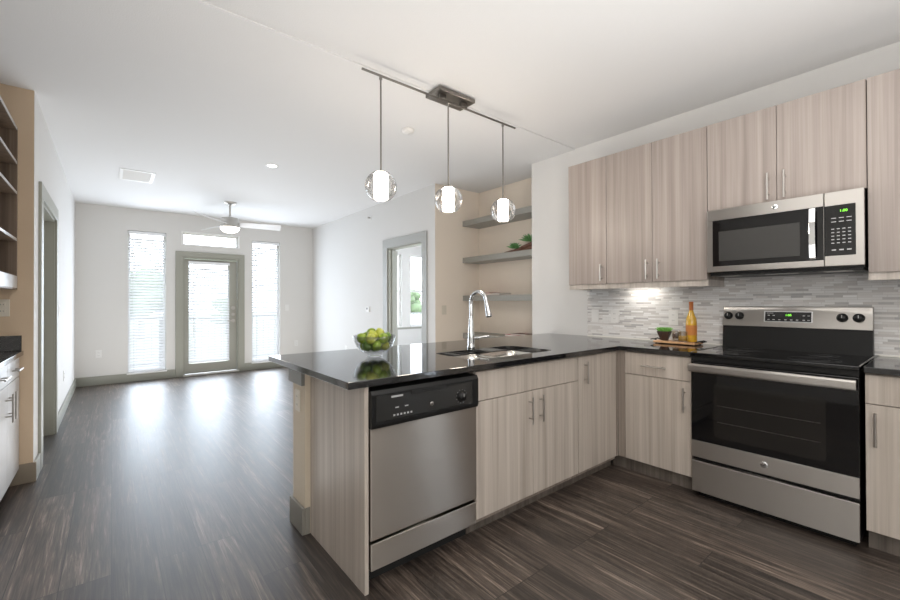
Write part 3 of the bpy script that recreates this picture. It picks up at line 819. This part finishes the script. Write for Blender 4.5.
text_mesh('clock_digits', '1:00', 0.019, (3.4505, 0.695, 1.147), Euler((R(90)-tilt, 0, R(-90))), M['green'], dsp, 0.0003)
mk = MB()
for i, yy in enumerate((0.80, 0.773, 0.742, 0.71, 0.68, 0.65, 0.617, 0.593)): onback(mk, yy-0.006, yy+0.006, 1.114, 1.119, 0.0032)
for yy in (0.80, 0.773, 0.617, 0.593): onback(mk, yy-0.006, yy+0.006, 1.142, 1.147, 0.0032)
onback(mk, 0.775, 0.812, 1.158, 1.161, 0.0032)
mk.build('button_marks', M['greymark'], dsp)['kind'] = 'stuff'
for yy in (1.035, 0.968, 0.437, 0.365):
    kx = 3.442+(1.137-1.066)*(0.028/0.138)
    kb = MB().lathe([(0.027, 0), (0.027, -0.004), (0.022, -0.008), (0.019, -0.024), (0.017, -0.026), (0, -0.026)], (kx, yy, 1.137), 'x', 24).build('knob', M['black'], cpn)
    MB().box(kx-0.0275, kx-0.0262, yy-0.002, yy+0.002, 1.137, 1.155).build('pointer', M['greymark'], kb)

# --- microwave
mwv = thing('microwave', 'stainless over-the-range microwave hung below the short upper cabinet', 'microwave', (3.32, 0.677, 1.41))
my0, my1, mx = 0.305, 1.056, 3.120
MB().box(mx+0.022, XW-0.010, my0+0.004, my1-0.004, 1.425, 1.850).build('body', M['black'], mwv)
# door frame of four strips around the glass
dy0 = 0.468
fr = MB()
fr.box(mx, mx+0.022, dy0, my1, 1.775, 1.848, 0.003); fr.box(mx, mx+0.022, dy0, my1, 1.434, 1.472, 0.003); fr.box(mx, mx+0.022, my1-0.032, my1, 1.472, 1.775); fr.box(mx+0.004, mx+0.022, dy0, dy0+0.022, 1.472, 1.775)
md_ = fr.build('door', M['steel'], mwv)
MB().box(mx+0.002, mx+0.018, dy0+0.001, my1-0.031, 1.471, 1.776).build('glass', M['blackglass'], md_)
MB().box(mx+0.0005, mx+0.003, 0.572, 0.988, 1.505, 1.70, 0.0005).build('mesh_window', M['mwglass'], md_)
h = MB(); h.prism([(mx-0.002, 1.478), (mx-0.026, 1.486), (mx-0.034, 1.56), (mx-0.036, 1.625), (mx-0.034, 1.69), (mx-0.026, 1.766), (mx-0.002, 1.774), (mx-0.002, 1.762), (mx-0.016, 1.756), (mx-0.024, 1.69), (mx-0.025, 1.625), (mx-0.024, 1.56), (mx-0.016, 1.496), (mx-0.002, 1.49)], 'y', 0.500, 0.528, 0.002)
h.build('handle', M['chrome'], md_)
eb = MB().lathe([(0.016, 0), (0.016, -0.002), (0.014, -0.0035), (0, -0.0035)], (mx, 0.688, 1.812), 'x', 24).build('emblem', M['chrome'], md_)
text_mesh('emblem_lettering', 'GE', 0.016, (mx-0.004, 0.688, 1.812), ROT_NX, M['black'], eb, 0.0003)
cpf = MB(); cpf.box(mx, mx+0.022, my0, dy0-0.003, 1.434, 1.848, 0.003)
cpo = cpf.build('control_panel', M['steel'], mwv)
kp = MB().box(mx-0.0015, mx+0.004, 0.338, dy0-0.003, 1.492, 1.772, 0.0005).build('keypad', M['blackglass'], cpo)
text_mesh('clock_digits', '1:00', 0.019, (mx-0.0022, 0.386, 1.738), ROT_NX, M['green'], kp, 0.0003)
mk = MB()
for r_ in range(5):
    for c_ in range(4):
        yy = 0.430-c_*0.0225; zz = 1.640-r_*0.0195; mk.box(mx-0.0021, mx-0.0014, yy-0.006, yy+0.006, zz-0.0025, zz+0.0025)
for r_ in range(2):
    for c_ in range(3):
        yy = 0.426-c_*0.031; zz = 1.700-r_*0.02; mk.box(mx-0.0021, mx-0.0014, yy-0.010, yy+0.010, zz-0.0022, zz+0.0022)
for c_ in range(3):
    yy = 0.426-c_*0.031; mk.box(mx-0.0021, mx-0.0014, yy-0.009, yy+0.009, 1.520, 1.527)
mk.build('button_marks', M['greymark'], kp)['kind'] = 'stuff'
vn = MB(); vn.box(mx+0.03, XW-0.02, my0+0.01, my1-0.01, 1.41, 1.4245, 0.002); vn.build('bottom_plate', M['black'], mwv)
for a, b in ((0.90, 1.00), (0.36, 0.48)):
    MB().box(mx+0.06, mx+0.16, a, b, 1.4085, 1.4105).build('filter', M['nickel'], mwv)
MB().box(mx+0.08, mx+0.14, 0.60, 0.76, 1.4085, 1.4105).build('lamp_cover', simple('frosted_lens', (0.6, 0.58, 0.55), 0.3), mwv)

# --- upper cabinets (face -X)
XU = 3.190; ZT = 2.453
def upper(name, label, y0_, y1_, z0_, doors, rail=True):
    t_ = thing(name, label, 'cabinet', (3.35, (y0_+y1_)/2, z0_))
    MB().box(XU+0.0195, XW-0.001, y0_, y1_, z0_, ZT, 0.001).build('body', M['wood_box'], t_)
    for (a, b, h_) in doors:
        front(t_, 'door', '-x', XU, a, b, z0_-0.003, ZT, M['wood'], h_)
    if rail:
        MB().box(XU+0.012, XU+0.03, y0_, y1_, z0_-0.045, z0_-0.001).build('light_rail', M['wood_rail'], t_)
    return t_
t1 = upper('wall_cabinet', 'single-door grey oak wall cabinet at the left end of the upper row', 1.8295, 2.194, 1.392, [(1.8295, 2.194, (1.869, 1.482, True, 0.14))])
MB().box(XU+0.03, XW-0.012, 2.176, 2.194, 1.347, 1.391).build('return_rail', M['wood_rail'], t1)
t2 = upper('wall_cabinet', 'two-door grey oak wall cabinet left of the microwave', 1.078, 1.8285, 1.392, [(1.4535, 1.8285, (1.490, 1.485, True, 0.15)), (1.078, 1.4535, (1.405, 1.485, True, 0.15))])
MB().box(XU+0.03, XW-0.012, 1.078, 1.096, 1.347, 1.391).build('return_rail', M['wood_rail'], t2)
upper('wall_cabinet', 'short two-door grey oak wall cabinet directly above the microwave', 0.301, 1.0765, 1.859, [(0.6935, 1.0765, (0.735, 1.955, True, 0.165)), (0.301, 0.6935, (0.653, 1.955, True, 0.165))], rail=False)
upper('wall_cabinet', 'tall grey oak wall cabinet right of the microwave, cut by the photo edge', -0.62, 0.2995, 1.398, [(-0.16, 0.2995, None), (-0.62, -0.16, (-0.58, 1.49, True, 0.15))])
# under-cabinet lamp
uc = thing('under_cabinet_lamp', 'slim lamp glowing under the upper cabinet left of the microwave', 'lamp', (3.42, 1.62, 1.37))
MB().box(3.38, 3.46, 1.52, 1.80, 1.376, 1.3915, 0.002).build('housing', M['white_plastic'], uc)
MB().box(3.395, 3.445, 1.535, 1.785, 1.3735, 1.3765).build('lens', M['pucklamp'], uc)

# ------------------------------------------------------------------ left hutch (faces +X)
XH = -0.492
t = thing('base_cabinet', 'wood desk-side base cabinet with drawers over doors at the left edge', 'cabinet', (-0.8, 3.2, 0))
MB().box(XK+0.001, XH-0.0195, 2.3, 4.055, 0.10, 0.883).build('body', M['wood_box'], t)
MB().box(XH-0.09, XH-0.075, 2.3, 4.055, 0, 0.10).build('plinth', M['wood_toe'], t)
for a, b, s in ((3.63, 4.05, -1), (3.19, 3.63, 1), (2.75, 3.19, -1), (2.31, 2.75, 1)):
    front(t, 'drawer', '+x', XH, a, b, 0.745, 0.874, M['sheen_wood'], ((a+b)/2, 0.81, False, 0.16))
    front(t, 'door', '+x', XH, a, b, 0.11, 0.741, M['sheen_wood'], ((a+0.05) if s < 0 else (b-0.05), 0.61, True, 0.17))
m = MB(); m.box(XK+0.001, -0.473, 2.28, 4.057, 0.884, 0.914, 0.002); 
tag(m.build('countertop', M['granite']), 'black granite worktop on the cabinets at the left edge', 'worktop')
struct('trim_14', MB().box(XK+0.001, -0.481, 4.038, 4.0575, 0.9145, 1.02, 0.002), M['granite'])
t = thing('shelf_unit', 'open brown wood shelf unit hung high on the wall at the left edge', 'shelf unit', (-0.8, 3.2, 1.335))
MB().box(XK+0.001, -0.504, 4.034, 4.057, 1.335, 2.445).build('side_panel', M['shelfwood'], t)
MB().box(XK+0.001, -0.504, 2.30, 2.323, 1.335, 2.445).build('side_panel', M['shelfwood'], t)
MB().box(XK+0.001, XK+0.013, 2.323, 4.034, 1.335, 2.445).build('back_panel', M['shelfwood'], t)
for z, th in ((2.423, 0.022), (2.19, 0.018), (1.985, 0.018), (1.665, 0.018)):
    s_ = MB().box(XK+0.013, -0.507, 2.323, 4.034, z, z+th).build('shelf', M['shelfwood'], t)
    MB().box(-0.507, -0.504, 2.323, 4.034, z, z+th).build('shelf_edge', M['sheen_wood'], s_)
s_ = MB().box(XK+0.013, -0.507, 2.323, 4.034, 1.335, 1.43).build('bottom_box', M['shelfwood'], t)
MB().box(-0.507, -0.503, 2.323, 4.045, 1.345, 1.425).build('front_rail', M['sheen_wood'], s_)

# ------------------------------------------------------------------ niche shelves
for z, lab in ((2.305, 'grey floating shelf in the niche, topmost of four'), (1.822, 'grey floating shelf in the niche carrying the driftwood succulents'),
               (1.322, 'grey floating shelf in the niche carrying the thin magazine, third from top'), (0.830, 'grey floating shelf in the niche, lowest, just above the worktop line')):
    o = MB().box(3.600, 3.899, 2.8865, 4.108, z-0.068, z, 0.002).build('floating_shelf', M['shelf_grey'])
    tag(o, lab, 'shelf', 'floating shelves in the niche')
def book(label, x0, x1, y0, y1, z, th, cov, name='magazine'):
    t_ = thing(name, label, 'magazine', ((x0+x1)/2, (y0+y1)/2, z))
    MB().box(x0+0.003, x1-0.002, y0+0.003, y1-0.003, z+0.002, z+th-0.002).build('pages', M['paper'], t_)
    MB().box(x0, x1, y0, y1, z, z+0.0019).box(x0, x1, y0, y1, z+th-0.0019, z+th).box(x1-0.0019, x1, y0, y1, z+0.0019, z+th-0.0019).build('cover', M[cov], t_)
    return t_
book('thin brown-covered book lying on the third niche shelf', 3.64, 3.84, 3.48, 3.82, 1.3225, 0.026, 'brownbook')
book('slim red magazine on top of the brown book in the niche', 3.645, 3.83, 3.66, 3.84, 1.349, 0.012, 'red')
book('red-edged book lying on the lowest niche shelf', 3.62, 3.82, 2.93, 3.38, 0.8305, 0.024, 'red')
book('thin dark magazine on top of the red-edged book in the niche', 3.63, 3.80, 2.95, 3.30, 0.855, 0.014, 'brownbook')

def leaf_rosette(m, c, n, length, width, lift0, lift1):
    for i in range(n):
        a = 2.4*i; f = i/n; el = R(lift0+(lift1-lift0)*f); ln = length*(1-0.35*f)
        d = Vector((math.cos(a)*math.cos(el), math.sin(a)*math.cos(el), math.sin(el)))
        b = Vector(c)
        m.tube([b, b+d*ln*0.3, b+d*ln*0.65+Vector((0, 0, 0.002)), b+d*ln], [width*0.5, width, width*0.8, width*0.08], 8)
t = thing('succulent_driftwood', 'brown driftwood planted with two green succulents on the niche shelf', 'plant', (3.72, 3.2, 1.8225))
m = MB()
m.tube([(3.72, 3.47, 1.836), (3.71, 3.38, 1.840), (3.73, 3.25, 1.852), (3.71, 3.10, 1.885), (3.73, 2.96, 1.92)], [0.010, 0.016, 0.022, 0.020, 0.010], 10)
m.tube([(3.70, 3.36, 1.838), (3.74, 3.20, 1.842), (3.70, 3.05, 1.850), (3.72, 2.94, 1.858)], [0.010, 0.018, 0.026, 0.018], 10)
m.tube([(3.76, 3.30, 1.836), (3.70, 3.18, 1.875), (3.74, 3.06, 1.925)], [0.012, 0.014, 0.007], 10)
m.build('driftwood', M['driftwood'], t)
m = MB(); leaf_rosette(m, (3.715, 3.30, 1.875), 18, 0.105, 0.011, 10, 82); m.build('rosette', M['leaf2'], t)
m = MB(); leaf_rosette(m, (3.715, 3.075, 1.935), 20, 0.13, 0.011, 5, 80); m.build('rosette', M['leaf2'], t)

# ------------------------------------------------------------------ bowl of limes
BX, BY, BZ = 1.237, 2.225, 0.9145
t = thing('glass_bowl', 'clear footed glass bowl heaped with limes on the peninsula worktop', 'bowl', (BX, BY, BZ))
MB().lathe([(0.0, 0.016), (0.040, 0.016), (0.072, 0.030), (0.103, 0.060), (0.121, 0.098), (0.127, 0.126), (0.130, 0.126), (0.124, 0.096), (0.106, 0.057), (0.074, 0.026), (0.041, 0.012), (0.0, 0.012)], (BX, BY, BZ), seg=40, cap=False).build('bowl', M['bowlglass'], t)
MB().lathe([(0.030, 0.0115), (0.030, 0.006), (0.046, 0.003), (0.048, 0.0), (0.0, 0.0)], (BX, BY, BZ), seg=32, cap=False).build('foot', M['bowlglass'], t)
lp_ = [(0, 0, 0.074, 'lime3')]
for i in range(6): a = R(i*60+15); lp_.append((0.060*math.cos(a), 0.060*math.sin(a), 0.082, ['lime', 'lime2', 'lime', 'lime3', 'lime', 'lime2'][i]))
for i in range(6): a = R(i*60+45); lp_.append((0.076*math.cos(a), 0.076*math.sin(a), 0.126, ['lime3', 'lime', 'lime', 'lime2', 'lime', 'lime3'][i]))
for i in range(3): a = R(i*120+100); lp_.append((0.032*math.cos(a), 0.032*math.sin(a), 0.152-(0.012 if i == 1 else 0), ['lime', 'lime2', 'lime2'][i]))
names_l = {'lime': 'green lime', 'lime2': 'yellowish lime', 'lime3': 'dark green lime'}
where = ['at the bottom centre of the glass bowl', None]
base = {}
for i, (dx, dy, dz, mt) in enumerate(lp_):
    rot = Euler((random.uniform(-0.8, 0.8), random.uniform(-0.8, 0.8), random.uniform(0, 6))).to_matrix()
    s_ = random.uniform(0.0290, 0.0315)
    m = MB(); m.ellipsoid((0, 0, 0), s_, s_, s_*1.13, None, 20, 14)
    m.lathe([(0.007, 0), (0.004, 0.004), (0, 0.005)], (0, 0, s_*1.10), seg=10)
    for v in m.bm.verts: v.co = rot @ v.co + Vector((BX+dx, BY+dy, BZ+dz-0.016))
    o = m.build('lime', M[mt])
    layer = 'bottom layer' if i < 7 else ('upper layer by the rim' if i < 13 else 'top of the heap')
    ang = math.degrees(math.atan2(dy, dx))
    # camera looks along (0.63, 0.776): describe left/right and near/far as seen in the photo
    u = dx*0.776-dy*0.63; d = dx*0.63+dy*0.776
    side = 'left' if u < -0.02 else ('right' if u > 0.02 else 'middle')
    dep = 'front' if d < -0.02 else ('back' if d > 0.02 else 'centre')
    tag(o, '%s in the glass bowl, %s, %s %s' % (names_l[mt], layer, dep, side), 'lime', 'limes in the glass bowl')

# ------------------------------------------------------------------ tray with bottle, glasses and plant
t = thing('serving_tray', 'reddish wooden serving tray with black iron handles left of the range', 'tray', (3.38, 1.352, 0.9145))
MB().box(3.30, 3.46, 1.202, 1.502, 0.919, 0.935, 0.004).build('board', M['traywood'], t)
for s in (-1, 1):
    yy = 1.352+s*0.150
    MB().tube([(3.34, yy-s*0.01, 0.938), (3.34, yy+s*0.018, 0.945), (3.34, yy+s*0.035, 0.940), (3.42, yy+s*0.035, 0.940), (3.42, yy+s*0.018, 0.945), (3.42, yy-s*0.01, 0.938)], 0.0045, 8).build('handle', M['iron'], t)
for a in (3.32, 3.44):
    for b in (1.217, 1.487): MB().cyl((a, b, 0.9145), 0.008, 0.005, seg=12).build('foot', M['iron'], t)
ZT_ = 0.9355
t = thing('wine_bottle', 'amber wine bottle with orange label and foil neck on the tray', 'bottle', (3.40, 1.262, ZT_))
MB().lathe([(0.0, 0.0), (0.034, 0.0), (0.037, 0.004), (0.037, 0.15), (0.034, 0.175), (0.022, 0.205), (0.0145, 0.23), (0.0135, 0.25)], (3.40, 1.262, ZT_), seg=32, cap=False).build('glass', M['amber'], t)
MB().lathe([(0.0142, 0.235), (0.0148, 0.29), (0.0155, 0.293), (0.0155, 0.302), (0.0, 0.302)], (3.40, 1.262, ZT_), seg=24, cap=False).build('foil', M['foil'], t)
MB().lathe([(0.0376, 0.05), (0.0376, 0.125)], (3.40, 1.262, ZT_), seg=32, cap=False).build('label', M['label'], t)
t = thing('tumbler', 'short clear tumbler of dark drink beside the plant on the tray', 'glass', (3.37, 1.355, ZT_))
MB().lathe([(0.0, 0.0), (0.030, 0.0), (0.033, 0.078), (0.031, 0.078), (0.028, 0.006), (0.0, 0.006)], (3.37, 1.355, ZT_), seg=28, cap=False).build('glass', M['cleartumbler'], t)
MB().lathe([(0.0, 0.02), (0.0275, 0.02), (0.0295, 0.058), (0.0, 0.058)], (3.37, 1.355, ZT_), seg=28, cap=False).build('drink', M['darkglass'], t)
t = thing('tumbler', 'short tumbler of amber drink in front of the wine bottle', 'glass', (3.335, 1.298, ZT_))
MB().lathe([(0.0, 0.0), (0.030, 0.0), (0.033, 0.078), (0.031, 0.078), (0.028, 0.006), (0.0, 0.006)], (3.335, 1.298, ZT_), seg=28, cap=False).build('glass', M['cleartumbler'], t)
MB().lathe([(0.0, 0.008), (0.0275, 0.008), (0.0290, 0.045), (0.0, 0.045)], (3.335, 1.298, ZT_), seg=28, cap=False).build('drink', M['amber'], t)
t = thing('potted_succulent', 'bright green plant in a dark wood bowl on the tray', 'plant', (3.37, 1.446, ZT_))
MB().lathe([(0.0, 0.0), (0.026, 0.0), (0.030, 0.01), (0.052, 0.062), (0.054, 0.072), (0.049, 0.072), (0.046, 0.062), (0.0, 0.060)], (3.37, 1.446, ZT_), seg=6, smooth=False, cap=False).build('bowl', M['bowlwood'], t)
m = MB()
for (dx, dy) in ((0, 0), (0.026, 0.012), (-0.024, 0.016), (0.004, -0.028), (-0.02, -0.018), (0.018, -0.018), (0.0, 0.03)):
    leaf_rosette(m, (3.37+dx, 1.446+dy, ZT_+0.066), 13, 0.052, 0.0065, 30, 82)
m.build('leaves', M['leaf'], t)

# ------------------------------------------------------------------ pendant light
PY, PZ = 2.27, 2.664
t = thing('pendant_light', 'linear ceiling light with three clear globe pendants over the peninsula', 'pendant light', (1.87, PY, H))
MB().box(1.74, 2.07, 2.215, 2.385, 2.700, 2.7275, 0.004).build('canopy', M['nickel_dark'], t)
MB().tube([(1.18, PY, PZ), (2.565, PY, PZ)], 0.0075, 12).build('bar', M['nickel_dark'], t)
for x in (1.80, 2.00):
    MB().box(x-0.03, x+0.03, PY-0.012, PY+0.012, PZ+0.004, 2.702, 0.002).build('bracket', M['nickel_dark'], t)
gp = None
for x in (1.31, 1.857, 2.42):
    gz = 1.967
    rd = MB().tube([(x, PY, gz+0.097), (x, PY, PZ-0.005)], 0.0055, 10).lathe([(0.010, 0), (0.010, -0.02), (0.0, -0.022)], (x, PY, PZ-0.004), seg=16).build('stem', M['nickel_dark'], t)
    prof = []
    for i in range(0, 29):
        a = R(6+i*4.9)
        prof.append((0.099*math.sin(a), 0.099*math.cos(a)))
    MB().lathe(prof, (x, PY, gz), seg=40, cap=False).build('glass_globe', M['globe'], t)
    MB().lathe([(0.0, 0.092), (0.030, 0.092), (0.030, 0.085), (0.008, 0.083)], (x, PY, gz), seg=24, cap=False).build('socket_cap', M['nickel'], t)
    MB().lathe([(0.0, 0.080), (0.040, 0.080), (0.042, 0.077), (0.042, -0.070), (0.040, -0.073), (0.0, -0.073)], (x, PY, gz), seg=28, cap=False).build('lamp_shade', M['lamp'], t)

# ------------------------------------------------------------------ ceiling fan
FX, FY = 1.36, 6.79
t = thing('ceiling_fan', 'white three-blade ceiling fan with a lit dome hanging in the living room', 'ceiling fan', (FX, FY, H-0.007))
MB().lathe([(0.0, -0.045), (0.030, -0.045), (0.055, -0.035), (0.085, -0.012), (0.092, 0.0)], (FX, FY, H-0.007), seg=32).build('canopy', M['fanmetal'], t)
MB().cyl((FX, FY, 2.50), 0.014, 0.20, seg=16).build('downrod', M['fanmetal'], t)
MB().lathe([(0.02, 2.515), (0.07, 2.50), (0.115, 2.49), (0.125, 2.475), (0.125, 2.39), (0.135, 2.38), (0.135, 2.352), (0.0, 2.352)], (FX, FY, 0), seg=36).build('motor_housing', M['fanmetal'], t)
MB().lathe([(0.128, 2.352), (0.122, 2.325), (0.095, 2.295), (0.05, 2.278), (0.0, 2.273)], (FX, FY, 0), seg=36, cap=False).build('light_dome', M['fanlamp'], t)
for an in (-12, 108, 228):
    m = MB()
    b = bmesh.new()
    st = [(0.12, 0.045), (0.20, 0.058), (0.45, 0.068), (0.66, 0.072), (0.70, 0.068)]
    lo = []; hi = []
    for x, w in st:
        p = [(x, -w, w*0.42), (x, w, -w*0.42)]
        lo.append([b.verts.new((q[0], q[1], q[2]-0.004)) for q in p]); hi.append([b.verts.new((q[0], q[1], q[2]+0.004)) for q in p])
    for i in range(len(st)-1):
        b.faces.new((lo[i][0], lo[i][1], lo[i+1][1], lo[i+1][0])); b.faces.new((hi[i][0], hi[i+1][0], hi[i+1][1], hi[i][1]))
        for s in (0, 1): b.faces.new((lo[i][s], lo[i+1][s], hi[i+1][s], hi[i][s]))
    for i in (0, -1): b.faces.new((lo[i][0], lo[i][1], hi[i][1], hi[i][0]))
    bmesh.ops.recalc_face_normals(b, faces=b.faces[:])
    bmesh.ops.transform(b, matrix=Matrix.Translation((FX, FY, 2.405)) @ Matrix.Rotation(R(an), 4, 'Z'), verts=b.verts[:])
    m._merge(b); m.build('blade', M['fanblade'], t)

# ------------------------------------------------------------------ ceiling and wall fittings
HL = H-0.007
t = thing('recessed_light', 'small round recessed ceiling lamp in the living room', 'ceiling light', (1.349, 4.676, HL))
MB().lathe([(0.045, -0.003), (0.062, -0.004), (0.066, 0.0)], (1.349, 4.676, HL), seg=32, cap=False).build('trim_ring', M['white_plastic'], t)
MB().lathe([(0.0, -0.002), (0.046, -0.002)], (1.349, 4.676, HL), seg=32, cap=False).build('lens', M['canlamp'], t)
t = thing('smoke_detector', 'small white round detector on the ceiling between the first two pendants', 'smoke detector', (1.98, 2.97, HL))
MB().lathe([(0.0, -0.030), (0.030, -0.030), (0.048, -0.022), (0.055, -0.005), (0.055, 0.0)], (1.98, 2.97, HL), seg=32).build('housing', M['white_plastic'], t)
MB().lathe([(0.0, -0.034), (0.012, -0.033), (0.014, -0.030)], (1.98, 2.97, HL), seg=16).build('sensor', M['white_plastic'], t)
t = thing('air_vent', 'white louvred air vent in the living room ceiling', 'vent', (0.225, 6.07, HL))
m = MB(); vx, vy, hx, hy = 0.225, 6.03, 0.16, 0.25
m.box(vx-hx, vx+hx, vy-hy, vy-hy+0.028, HL-0.008, HL); m.box(vx-hx, vx+hx, vy+hy-0.028, vy+hy, HL-0.008, HL)
m.box(vx-hx, vx-hx+0.03, vy-hy+0.028, vy+hy-0.028, HL-0.008, HL); m.box(vx+hx-0.03, vx+hx, vy-hy+0.028, vy+hy-0.028, HL-0.008, HL)
m.build('frame', M['white_plastic'], t)
MB().box(vx-hx+0.03, vx+hx-0.03, vy-hy+0.028, vy+hy-0.028, HL-0.0015, HL-0.0002).build('duct_opening', simple('dim_duct', (0.5, 0.5, 0.5), 0.8), t)
m = MB()
for i in range(17):
    yy = vy-hy+0.035+i*0.025; m.prism([(yy, HL-0.003), (yy+0.002, HL-0.003), (yy+0.019, HL-0.012), (yy+0.017, HL-0.012)], 'x', vx-hx+0.03, vx+hx-0.03)
m.build('louvre', M['white_plastic'], t)

def plate(label, cat, name, loc, nrm, w=0.072, h=0.116, mat='white_plastic', kind='outlet', group=None):
    x, y, z = loc
    t_ = thing(name, label, cat, loc, group)
    def B(a0, a1, z0, z1, o0, o1, nm, mt, bev=0.0, par=t_):
        m_ = MB()
        if nrm == '-y': m_.box(x+a0, x+a1, y-o1, y-o0, z+z0, z+z1, bev)
        elif nrm == '-x': m_.box(x-o1, x-o0, y+a0, y+a1, z+z0, z+z1, bev)
        else: m_.box(x+o0, x+o1, y+a0, y+a1, z+z0, z+z1, bev)
        return m_.build(nm, mt, par)
    B(-w/2, w/2, -h/2, h/2, 0, 0.006, 'cover_plate', M[mat], 0.0015)
    if kind == 'outlet':
        for s in (-1, 1):
            r_ = B(-0.017, 0.017, s*0.022-0.014, s*0.022+0.014, 0.006, 0.0085, 'receptacle', M[mat], 0.001)
            m_ = MB()
            for q in (-0.006, 0.006):
                if nrm == '-y': m_.box(x+q-0.001, x+q+0.001, y-0.0089, y-0.0084, z+s*0.022-0.004, z+s*0.022+0.005)
                elif nrm == '-x': m_.box(x-0.0089, x-0.0084, y+q-0.001, y+q+0.001, z+s*0.022-0.004, z+s*0.022+0.005)
                else: m_.box(x+0.0084, x+0.0089, y+q-0.001, y+q+0.001, z+s*0.022-0.004, z+s*0.022+0.005)
            m_.build('slot', M['black'], r_)
    else:
        B(-0.016, 0.016, -0.033, 0.033, 0.006, 0.009, 'rocker', M[mat], 0.001)
    return t_
XT = XW-0.009
plate('white switch plate on the mosaic tile, nearest the tile\'s left edge', 'switch', 'light_switch', (XT, 2.128, 1.108), '-x', kind='switch')
plate('white outlet on the mosaic tile below the lit cabinet, second from left', 'outlet', 'wall_outlet', (XT, 1.935, 1.108), '-x')
plate('white outlet on the mosaic tile between the plant and the wine bottle', 'outlet', 'wall_outlet', (XT, 1.435, 1.108), '-x')
plate('white outlet low on the far wall, left of the left window', 'outlet', 'wall_outlet', (-0.156, YF, 0.469), '-y')
plate('white outlet low on the far wall, right of the right window', 'outlet', 'wall_outlet', (2.81, YF, 0.44), '-y')
plate('white switch plate on the far wall, right of the right window', 'switch', 'light_switch', (2.637, YF, 1.14), '-y', kind='switch')
plate('white switch plate on the left wall beyond the doorway', 'switch', 'light_switch', (XL, 5.76, 1.165), '+x', kind='switch')
plate('white outlet low on the left wall beyond the doorway', 'outlet', 'wall_outlet', (XL, 6.36, 0.422), '+x')
plate('beige switch plate on the niche side wall, left of the faucet', 'switch', 'light_switch', (3.283, 4.11, 1.138), '-y', mat='cream_plastic', kind='switch')
plate('white outlet low on the living room wall behind the lime bowl', 'outlet', 'wall_outlet', (XR, 6.65, 0.43), '-x')
plate('cream outlet on the end of the peninsula half wall', 'outlet', 'wall_outlet', (0.803, 2.30, 0.70), '-x', mat='cream_plastic')
plate('beige outlet on the tan wall under the shelf unit at the left edge', 'outlet', 'wall_outlet', (-0.575, 4.0585, 1.21), '-y', mat='cream_plastic')
t = thing('thermostat', 'small white thermostat on the wall left of the bedroom doorway', 'thermostat', (XR, 5.85, 1.13))
MB().box(XR-0.022, XR, 5.80, 5.90, 1.09, 1.17, 0.004).build('housing', M['white_plastic'], t)
MB().box(XR-0.0235, XR-0.0215, 5.835, 5.875, 1.125, 1.155).build('screen', simple('grey_screen', (0.18, 0.18, 0.17), 0.2), t)
t = thing('fire_sprinkler', 'small sidewall fire sprinkler high on the living room wall', 'sprinkler', (XR, 5.776, 2.56))
MB().lathe([(0.030, 0.0), (0.030, -0.004), (0.0, -0.005)], (XR, 5.776, 2.56), 'x', 20).build('escutcheon', M['white_plastic'], t)
MB().lathe([(0.010, -0.004), (0.008, -0.03), (0.016, -0.045), (0.016, -0.048), (0.0, -0.048)], (XR, 5.776, 2.56), 'x', 16).build('head', M['nickel'], t)
